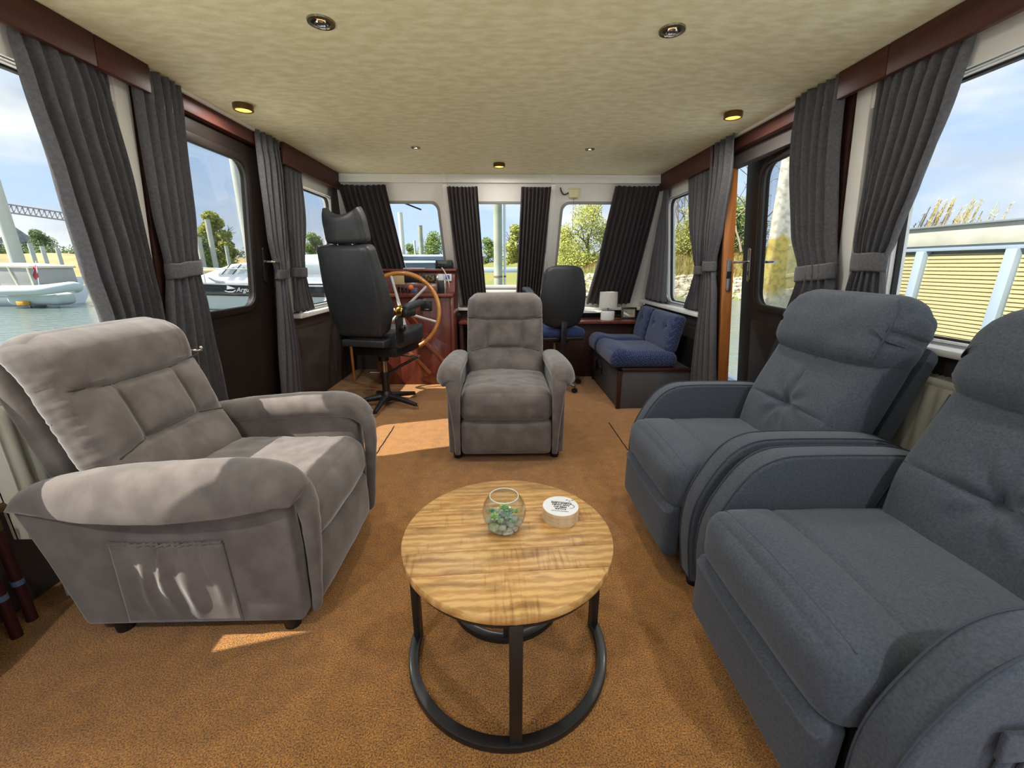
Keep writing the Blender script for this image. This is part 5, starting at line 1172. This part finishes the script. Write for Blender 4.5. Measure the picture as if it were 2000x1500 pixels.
# ---- piles
PILE = M('galvanised_pile', (206, 204, 190), .7, 0, col2=(182, 182, 168), scale=.8, stretch=(1, 1, .3), detail=6)
PILEG = M('weathered_pile', (176, 178, 158), .7, col2=(140, 146, 124), scale=1, detail=6)
def pile(label, pxb, pyb, pytop, dist, r, mat=PILE):
    p = atd(pxb, pyb, dist); top = atd(pxb, pytop, dist).z; t = thing('mooring_pile', label, 'pile', (p.x, p.y, ZW), 0, 'steel mooring piles in the harbour')
    B().tube([(0, 0, -1), (0, 0, top - ZW)], r, 18).build('shaft', mat, t); B().lathe([(r * 1.04, top - ZW - .02), (r * 1.04, top - ZW + .02), (.0001, top - ZW + .03)], 18).build('cap', mat, t)
    B().lathe([(r * 1.06, 1.3), (r * 1.06, 1.36)], 18).build('mooring_band', M('rusty_band', (120, 104, 84), .7), t)
pile('thick steel mooring pile at the far left of the big left window', 38, 520, 240, 36, .30)
pile('thin pale mooring pile nearest the thick one in the big left window', 70, 515, 476, 48, .14); pile('thin pale mooring pile in the middle of the sand bank view', 92, 515, 482, 42, .12); pile('thin pale mooring pile beside the curtain of the big left window', 122, 520, 485, 44, .12)
pile('thick mooring pile at the right of the left door window', 492, 505, 300, 23, .23); pile('tall thin mooring pile before the tree in the left door window', 418, 500, 430, 34, .15); pile('short thin mooring pile at the left of the left door window', 394, 500, 465, 34, .15); pile('shortest thin mooring pile right of the tree in the left door window', 446, 505, 481, 38, .12)
pile('tall slim mooring pile in the left windscreen pane', 788, 510, 416, 30, .16); pile('shorter brownish mooring pile in the left windscreen pane', 824, 505, 441, 32, .16, PILEG); pile('thin distant mooring pile between the two in the left windscreen pane', 812, 510, 470, 60, .14)
pile('thick greenish mooring pile in the middle windscreen pane', 973, 540, 300, 15, .15, PILEG); pile('thin white pole beside the thick pile in the middle windscreen pane', 986, 540, 300, 15.2, .045, M('white_pole', (226, 228, 228), .5))
# ---- concrete pier
CONC = bpy.data.materials.new('stained_concrete'); CONC.use_nodes = True; n = CONC.node_tree.nodes; l = CONC.node_tree.links; b = n['Principled BSDF']; b.inputs['Roughness'].default_value = .9
t = n.new('ShaderNodeTexCoord'); sp_ = n.new('ShaderNodeSeparateXYZ'); l.new(t.outputs['Object'], sp_.inputs[0]); x = n.new('ShaderNodeTexNoise'); x.inputs['Scale'].default_value = 2.6; x.inputs['Detail'].default_value = 9; l.new(t.outputs['Object'], x.inputs[0])
ad = n.new('ShaderNodeMath'); ad.operation = 'MULTIPLY_ADD'; ad.inputs[1].default_value = .5; l.new(x.outputs[0], ad.inputs[0]); l.new(sp_.outputs[2], ad.inputs[2])
mr = n.new('ShaderNodeMapRange'); mr.inputs['From Min'].default_value = 0; mr.inputs['From Max'].default_value = 4; l.new(ad.outputs[0], mr.inputs['Value'])
r = n.new('ShaderNodeValToRGB'); e = r.color_ramp.elements; e[0].position = .30; e[0].color = lin((206, 200, 180)); e[1].position = .66; e[1].color = lin((206, 202, 188)); k1 = r.color_ramp.elements.new(.36); k1.color = lin((196, 178, 98)); k2 = r.color_ramp.elements.new(.645); k2.color = lin((190, 172, 92)); l.new(mr.outputs[0], r.inputs[0])
x2 = n.new('ShaderNodeTexNoise'); x2.inputs['Scale'].default_value = 9; x2.inputs['Detail'].default_value = 8; l.new(t.outputs['Object'], x2.inputs[0]); rr2 = n.new('ShaderNodeValToRGB'); rr2.color_ramp.elements[0].position = .38; rr2.color_ramp.elements[0].color = (.62, .60, .55, 1); rr2.color_ramp.elements[1].position = .52; rr2.color_ramp.elements[1].color = (1, 1, 1, 1); l.new(x2.outputs[0], rr2.inputs[0])
mm = n.new('ShaderNodeMixRGB'); mm.blend_type = 'MULTIPLY'; mm.inputs[0].default_value = .8; l.new(r.outputs[0], mm.inputs[1]); l.new(rr2.outputs[0], mm.inputs[2]); l.new(mm.outputs[0], b.inputs['Base Color'])
pp = atd(1484, 600, 12.0); prr = thing('concrete_pier', 'tall stained concrete pier with yellow algae outside the open right door', 'pier', (pp.x + .75, pp.y + .72, ZW))
B().prism([(-.75, -.62), (-.66, -.75), (.95, -.75), (1.15, -.55), (1.6, 1.2), (.45, 1.2)], -1, 7.5, lambda a, c, o: V((a, c, o))).build('shaft', CONC, prr, .03, 1)
B().box((-.62, -.85, -1), (1.35, -.3, .12)).build('footing', CONC, prr, .03, 1)
# ---- slatted houseboat on the right
SLAT = M('cream_slat', (186, 177, 134), .6); HBG = M('pale_blue_grey_frame', (146, 158, 170), .45); HBW = M('weathered_fascia', (178, 176, 162), .7, col2=(164, 162, 148), scale=3)
hx = 6.2; hb = thing('houseboat', 'pale houseboat with cream slatted shutters outside the big right window', 'houseboat', (hx, 3.2, ZW)); h0 = V((-hx, -3.2, -ZW))
def hbx(a, c, nm, mat, par=None, bev=.004): return B().box(tuple(V(a) + h0), tuple(V(c) + h0)).build(nm, mat, par or hb, bev)
Y0, Y1 = -2.2, 7.35
hbx((hx + .1, Y0, ZW), (hx + 3.6, Y1, 1.45), 'hull_body', M('mid_grey_wall', (120, 124, 122), .8)); hbx((hx - .02, Y0 - .05, 1.47), (hx + 3.7, Y1 + .05, 1.72), 'roof_fascia', HBW); hbx((hx - .06, Y0 - .1, 1.72), (hx + 3.75, Y1 + .1, 1.745), 'roof_edge', M('grey_roof_edge', (120, 124, 128), .5))  # houseboat wall in one even grey
hbx((hx + .0, Y0, 1.40), (hx + .1, Y1, 1.47), 'top_beam', HBG); hbx((hx - .02, Y0, -.06), (hx + .12, Y1, .02), 'bottom_beam', HBG); hbx((hx - .25, Y0 - .1, ZW - .3), (hx + 3.7, Y1 + .3, -.06), 'pontoon', M('pontoon_grey', (96, 104, 108), .6))
ys = [Y1 - .02 - 1.13 * k for k in range(9)]
for yy in ys: hbx((hx - .03, yy - .06, .02), (hx + .1, yy + .06, 1.40), 'frame_post', HBG)
slme = None
for yy in ys[:-1]:
    sh = hbx((hx + .07, yy - 1.13 + .06, .05), (hx + .1, yy - .06, 1.36), 'shutter_panel', M('shutter_back', (150, 140, 104), .8), bev=0)
    k = 0; z = .09
    while z < 1.30:
        if slme is None:
            so_ = B().prism([(0, 0), (.028, .006), (.034, .042), (.004, .045)], -.495, .495, lambda a, c, o: V((-a, o, c))).build('slat', SLAT, sh, smooth=False); slme = so_.data
        else: so_ = link('slat', slme, None, sh)
        so_.location = V((hx + .07, yy - .565, z)) + h0; z += .052
# pampas plumes behind it
PL = M('pampas_plume', (206, 186, 146), .9, col2=(226, 212, 180), scale=8, trans=.3); STK = M('pampas_stalk', (176, 160, 96), .9)
for k, (px, py, px2, lb) in enumerate(((1860, 405, 1905, 'taller feathery pampas plumes above the houseboat roof'), (1805, 415, 1850, 'shorter feathery pampas plumes nearer the curtain above the houseboat roof'))):
    p = atd(px, 440, 15.5); t = thing('pampas_grass', lb, 'grass', (p.x, p.y, ZW - .05), 0, 'pampas grass'); rg = random.Random(80 + k); sb_ = B(); pb_ = B(); lean = (CR * .9)
    topz = atd(px, py, 15.5).z - ZW + .40
    for j in range(30):
        bx_, by_ = rg.gauss(0, .3), rg.gauss(0, .2); hh = topz * (.72 + .28 * rg.random()); tip = V((bx_, by_, 0)) + lean * (.25 + .25 * rg.random()); pts = [V((bx_, by_, 0)), V((bx_, by_, 0)) + lean * .05 + V((0, 0, hh * .55)), tip * .6 + V((bx_, by_, 0)) * .4 + V((0, 0, hh * .82)), tip + V((0, 0, hh))]
        sb_.tube(pts, .008, 5)
        for _ in range(70):
            v_ = rg.random(); q = pts[2].lerp(pts[3], v_) + V((rg.gauss(0, .022), rg.gauss(0, .022), rg.gauss(0, .02))); a_ = (pts[3] - pts[2]).normalized() * .05 + V((rg.gauss(0, .018), rg.gauss(0, .018), -.005)); q2 = a_.orthogonal().normalized() * .008
            pb_.add([tuple(q - a_), tuple(q + q2), tuple(q + a_), tuple(q - q2)], [(0, 1, 2, 3)])
    sb_.build('stalks', STK, t); pb_.build('plumes', PL, t, smooth=False)
# ---- grey houseboat ahead
g0 = V((-3.9, 26, ZW)); gh = thing('houseboat', 'dark grey flat-roofed houseboat ahead of the left windscreen pane', 'houseboat', tuple(g0)); GRY = M('slate_grey_cladding', (104, 114, 124), .6); GRW = M('light_roof_trim', (196, 208, 216), .5)
def gbx(a, c, nm, mat, par=None): return B().box(a, c).build(nm, mat, par or gh, .01)
gbx((-2.6, -1.2, -.3), (2.9, 2.5, .45), 'pontoon', M('pontoon_grey', (96, 104, 108), .6)); gbx((-1.75, -.8, .45), (2.4, 2, 1.85), 'cabin', GRY); gbx((-1.9, -1.0, 1.85), (2.55, 2.2, 1.98), 'lower_roof', GRW); gbx((-2.2, -.4, 1.98), (2.75, 2.2, 2.22), 'upper_storey', GRY); gbx((-2.35, -.6, 2.22), (2.95, 2.3, 2.33), 'roof_trim', GRW)
gbx((-2.3, -1.1, .45), (-2.2, -1.0, 1.3), 'rail_post', GRW); gbx((.9, -.84, 1.3), (1.0, -.80, 1.4), 'wall_lamp', M('lamp_white', (240, 240, 236), .4)); gbx((2.3, -1.1, .45), (2.42, -.98, 1.8), 'roof_post', GRW)
gw = thing('gangway', 'pale gangway deck on posts ahead of the middle windscreen pane', 'gangway', (-.5, 19, ZW)); 
B().box((-1.3, -.5, 1.42), (1.5, .6, 1.62)).build('walkway', M('pale_deck', (190, 200, 206), .6), gw, .01)
for xx in (-1.15, -.35, .45, 1.35):
    B().tube([(xx, -.4, -.6), (xx, -.4, 1.42)], .035, 10).build('post', M('white_pole', (226, 228, 228), .5), gw)
B().tube([(-1.1, -.45, .3), (-.9, -.45, .9), (-.5, -.45, 1.0), (-.3, -.45, .4)], .04, 8).build('fender_hoop', M('white_pole', (226, 228, 228), .5), gw)
B().box((-1.3, -.46, .35), (1.5, -.40, .42)).build('lower_rail', GRW, gw, .005); B().box((.5, -.5, .1), (.9, -.1, .34)).build('red_crate', M('red_plastic', (196, 66, 50), .5), gw, .01)
# ---- boats on the left
GEL = M('white_gelcoat', (232, 234, 236), 0.35); SMOKE = M('smoked_boat_glass', (110, 118, 122), .15); TEAK = M('tan_canvas', (202, 178, 132), .9); CANV = M('cream_canvas', (222, 214, 188), .85)
def hull(bb, Lh, beam, fb, draft=.35, bow=1, n=26):
    rows = []
    for i in range(n + 1):
        u = i / n; w_ = beam / 2 * (1 - max(0, (u - .45) / .55) ** 2.4 * .98); sh = fb * (1 + .28 * u ** 2); fl = .72 + .1 * u
        x = bow * (-Lh / 2 + Lh * u); ex = bow * .35 * u * u
        rows.append([(x + 0, 0, -draft), (x, -w_ * fl * .8, -draft * .4), (x + ex * .3, -w_ * fl, .05), (x + ex * .7, -w_ * .94, sh * .55), (x + ex, -w_, sh), (x + ex, 0, sh + .03), (x + ex, w_, sh), (x + ex * .7, w_ * .94, sh * .55), (x + ex * .3, w_ * fl, .05), (x, w_ * fl * .8, -draft * .4)])
    bb.grid(rows, closed=True); m = len(rows[0]); bb.f.append(tuple(range(m))); return rows
q = atz(118, 594, ZW); b1 = thing('cabin_cruiser', 'small white cabin cruiser with canvas canopy in the big left window', 'boat', (q.x - 3.3, q.y, ZW)); bb = B(); rows = hull(bb, 7.2, 2.5, .78, bow=-1); bb.build('hull', GEL, b1)
B().tube([V(r[4]) + V((0, -.02, -.04)) for r in rows], .035, 8).build('rub_rail', M('grey_rub_rail', (140, 146, 150), .6), b1); B().tube([V(r[3]) + V((0, -.02, -.02)) for r in rows], .012, 6).build('hull_line', M('grey_rub_rail', (140, 146, 150), .6), b1)
cab = B().prism([(-1.4, .75), (2.1, .75), (1.75, 1.62), (.1, 1.68), (-.55, 1.6)], -.95, .95, lambda a, z, o: V((a, o, z))).build('cabin', GEL, b1, .06, 3); B().prism([(-.55, 1.0), (1.35, 1.0), (1.15, 1.5), (-.1, 1.54)], -.968, -.95, lambda a, z, o: V((a, o, z))).build('cabin_window', SMOKE, cab, .01)
cnp = B().prism([(2.0, .80), (3.45, .80), (3.4, 1.62), (1.7, 1.70)], -.98, .98, lambda a, z, o: V((a, o, z))).build('canopy', M('clear_canopy_panel', (168, 164, 158), .25), b1, .05, 2); B().prism([(-.2, 1.68), (3.5, 1.60), (3.5, 1.70), (1.8, 1.82), (-.2, 1.76)], -1.02, 1.02, lambda a, z, o: V((a, o, z))).build('canopy_roof', CANV, cnp, .03, 2)
for (x0, z0, x1, z1) in ((2.0, .8, 1.7, 1.7), (2.8, .8, 2.6, 1.68), (3.45, .8, 3.4, 1.62), (2.0, .82, 3.45, .82)): B().tube([(x0, -1.0, z0), (x1, -1.0, z1)], .03, 6).build('canopy_pole', CANV, cnp)
fl_ = B().tube([(3.55, -.9, .8), (3.75, -.9, 1.9)], .015, 6).build('flag_staff', GEL, b1); B().grid([[(3.70 + .02 * sin(i * 1.5), -.9 + .03 * sin(i), 1.75 - .1 * i), (3.48 + .02 * sin(i * 1.5), -.88 + .05 * sin(i + 1), 1.62 - .1 * i)] for i in range(6)]).build('flag', M('red_flag', (170, 60, 70), .8), fl_, solid=.005)
q = atz(135, 592, ZW); dg = thing('inflatable_dinghy', 'pale grey inflatable dinghy beside the cabin cruiser in the left window', 'dinghy', (q.x + .75, q.y - 1.9, ZW)); GD = M('pale_grey_hypalon', (198, 208, 204), .6)
pth = [(-1.0, -.5, .72), (-.4, -.62, .72), (.8, -.62, .74), (1.3, -.4, .8), (1.5, 0, .85), (1.3, .4, .8), (.8, .62, .74), (-.4, .62, .72), (-1.0, .5, .72)]
B().tube(catmull([V(p) for p in pth], 6), [.10] + [.2] * (6 * 8 - 1) + [.10], 14).build('tube', GD, dg); B().box((-.95, -.45, .1), (1.2, .45, .6)).build('floor_hull', GD, dg, .2, 3)
for sx in (-.6, .6): B().tube([(sx, .1, -.4), (sx, .1, .15)], .04, 8).build('cradle_post', STEEL, dg)
B().box((-.2, -.75, .12), (.1, -.5, .3)).build('orange_float', M('orange_float', (236, 168, 60), .5), dg, .03)
YD = 14.2; yq = aty(452, 600, YD); yc = thing('motor_yacht', 'white motor yacht with black stripe and script name in the left door window', 'boat', (yq.x + .6, YD + 1.6, ZW)); bb = B(); rows = hull(bb, 10.5, 3.4, 1.02, bow=-1); bb.build('hull', GEL, yc)
def hy(r, k, s=0): return V(r[4]).lerp(V(r[3]), k) + V((0, -.012 - s, 0))
st_ = B(); st_.grid([[hy(r, k, .02) for r in rows[1:]] for k in (.03, .35, .75)]).build('black_stripe', M('black_hull_stripe', (40, 42, 46), .25), yc, solid=.01)
B().tube([V(r[2]).lerp(V(r[3]), .35) + V((0, -.02, 0)) for r in rows], .018, 6).build('hull_line', M('dark_hull_line', (70, 82, 84), .5), yc)
B().tube([V(r[4]) + V((0, -.03, .0)) for r in rows], .03, 8).build('rub_rail', STEEL, yc)
sp2 = B().prism([(-3.4, 1.1), (3.6, 1.1), (3.6, 1.75), (1.4, 1.95), (-.6, 1.75), (-1.8, 1.35)], -1.25, 1.25, lambda a, z, o: V((a, o, z))).build('superstructure', GEL, yc, .1, 3)
B().prism([(-.4, 1.62), (.5, 2.02), (3.2, 2.1), (3.3, 1.75)], -1.1, 1.1, lambda a, z, o: V((a, o, z))).build('flybridge', GEL, yc, .08, 3)
B().prism([(-1.1, 1.42), (-.35, 1.74), (2.8, 1.74), (3.0, 1.42)], -1.27, -1.255, lambda a, z, o: V((a, o, z))).build('side_window', M('pale_boat_glass', (196, 204, 206), .1), sp2, .01)
for k in range(2): B().tube([(-.9 + .35 * k, -1.30, 1.42), (-.55 + .35 * k, -1.30, 1.75)], .015, 6).build('wiper', BLACKM, sp2)
B().tube([(-1.5, -1.2, 1.36), (-1.2, -1.28, 1.2), (-.9, -1.28, 1.12)], .03, 8).build('deck_handle', SMOKE, yc)
rl_ = B(); pr_ = [V(r[4]) + V((0, .08, .5)) for r in rows[8:]]; rl_.tube(pr_, .016, 6)
for p_ in pr_[::4]: rl_.tube([p_ - V((0, 0, .5)), p_], .012, 6)
rl_.build('bow_rail', CHROME, yc)
# name and emblem on the stripe
def yp(px, py): # point on the yacht's near side
    p = aty(px, py, YD - .12); return p
cu = bpy.data.curves.new('name_script', 'FONT'); cu.body = 'Arguy'; cu.size = .21; cu.shear = .35; cu.extrude = .004; cu.align_x = 'CENTER'
tob = bpy.data.objects.new('name_script', cu); COL.objects.link(tob)
dg_ = bpy.context.evaluated_depsgraph_get(); me = bpy.data.meshes.new_from_object(tob.evaluated_get(dg_)); bpy.data.objects.remove(tob)
nm_ = link('name_script', me, M('white_lettering', (236, 236, 236), .4), yc)
def stripe_at(px):
    """point and slope of the stripe's middle where the photograph shows it"""
    best = None
    for r0, r1 in zip(rows[1:-1], rows[2:]):
        a, c = hy(r0, .3, .05), hy(r1, .3, .05)
        for i in range(11):
            p = a.lerp(c, i / 10); wv = p + V(yc.location); v_ = wv - CE; zc = v_.dot(CF); px_ = 1000 + FPX * v_.dot(CR) / zc
            if best is None or abs(px_ - px) < best[0]: best = (abs(px_ - px), p, (a - c).normalized() if a.x > c.x else (c - a).normalized())
    return best[1], best[2]
sp_c, sp_d = stripe_at(476)
nm_.location = sp_c + V((0, -.02, -.07)); nm_.rotation_euler = (pi / 2, 0, math.atan2(sp_d.y, sp_d.x))
sp_c, sp_d = stripe_at(452); em = B()
em.add([(-.13, -.02, .0), (.16, -.02, .03), (-.1, -.02, .13), (-.12, -.02, .05)], [(0, 1, 2, 3)]); em.tube([(-.2, -.02, -.05), (-.1, -.02, -.085), (.06, -.02, -.085), (.15, -.02, -.03)], .012, 6)
eo = em.build('hull_emblem', M('white_lettering', (236, 236, 236), .4), yc, smooth=False); eo.location = sp_c + V((0, -.02, 0))
# boats behind and beyond
q = atd(400, 530, 30); bt2 = thing('canopied_boat', 'boat under a long tan canvas cover behind the motor yacht', 'boat', (q.x - 2.4, q.y, ZW)); bb = B(); hull(bb, 8, 2.8, .9, bow=-1); bb.build('hull', GEL, bt2)
B().prism([(-3.2, .95), (3, .95), (2.8, 1.45), (.5, 1.75), (-2.8, 1.4)], -1.2, 1.2, lambda a, z, o: V((a, o, z))).build('canvas_cover', TEAK, bt2, .1, 3); B().prism([(-2.9, 1.0), (2.4, 1.0), (2.2, 1.22), (-2.7, 1.2)], -1.23, -1.2, lambda a, z, o: V((a, o, z))).build('cover_window', SMOKE, bt2)
q = atd(600, 545, 27); bt3 = thing('speed_boat', 'white speed boat in the front left side window beside the helm seat', 'boat', (q.x + .5, q.y, ZW)); bb = B(); hull(bb, 7, 2.4, .85, bow=1); bb.build('hull', GEL, bt3); B().prism([(-1.8, .85), (1.5, .85), (.4, 1.5), (-1.6, 1.55)], -.9, .9, lambda a, z, o: V((a, o, z))).build('cabin', GEL, bt3, .06, 2); B().prism([(-1.4, 1.0), (1.0, 1.0), (.35, 1.4), (-1.4, 1.45)], -.93, -.9, lambda a, z, o: V((a, o, z))).build('cabin_window', SMOKE, bt3)
q = atd(-10, 535, 42); bt4 = thing('covered_boat', 'white boat with dark cover behind the cabin cruiser in the big left window', 'boat', (q.x, q.y, ZW)); bb = B(); hull(bb, 8, 2.8, 1.0, bow=-1); bb.build('hull', GEL, bt4); B().prism([(-2.6, 1.0), (3, 1.0), (2.7, 1.5), (-1.8, 1.65)], -1.2, 1.2, lambda a, z, o: V((a, o, z))).build('dark_cover', M('charcoal_cover', (84, 88, 92), .8), bt4, .1, 2)
# barn and crane beyond the sand bank
q = atd(0, 500, 98); bar = thing('barn', 'low barn with grey metal roof above the sand bank at the far left', 'building', (q.x - 2, q.y, 2.6)); B().box((-7, -2, 0), (3.6, 4, 1.5)).build('wall', M('dark_barn_wall', (74, 78, 74), .9), bar); B().prism([(-2.4, 1.5), (1, 4.2), (4.4, 1.5)], -7.4, 4.2, lambda a, z, o: V((o, a, z))).build('roof', M('grey_corrugated_roof', (170, 176, 182), .5, col2=(140, 146, 152), scale=2, stretch=(6, 1, 1)), bar)
cA, cB_ = atd(-120, 396, 170), atd(170, 436, 170); cr_ = thing('tower_crane_jib', 'horizontal crane jib against the clouds in the big left window', 'crane', (cA.x, cA.y, 0)); lat = B(); oo = V((cA.x, cA.y, 0)); hgt = V((0, 0, 2.1)); nseg = 26
lat.tube([cA - oo, cB_ - oo], .22, 5); lat.tube([cA - oo + hgt, cB_ - oo + hgt * .9], .22, 5)
for k in range(nseg + 1):
    a = cA.lerp(cB_, k / nseg) - oo; lat.tube([a, a + hgt * .95], .12, 4)
    if k < nseg: lat.tube([a, cA.lerp(cB_, (k + 1) / nseg) - oo + hgt * .9], .09, 4)
CRM = M('red_grey_crane', (170, 160, 158), .6); lat.build('lattice_jib', CRM, cr_); B().tube([V((0, 0, 2)), V((0, 0, cA.z + 3))], .5, 6).build('mast', CRM, cr_)
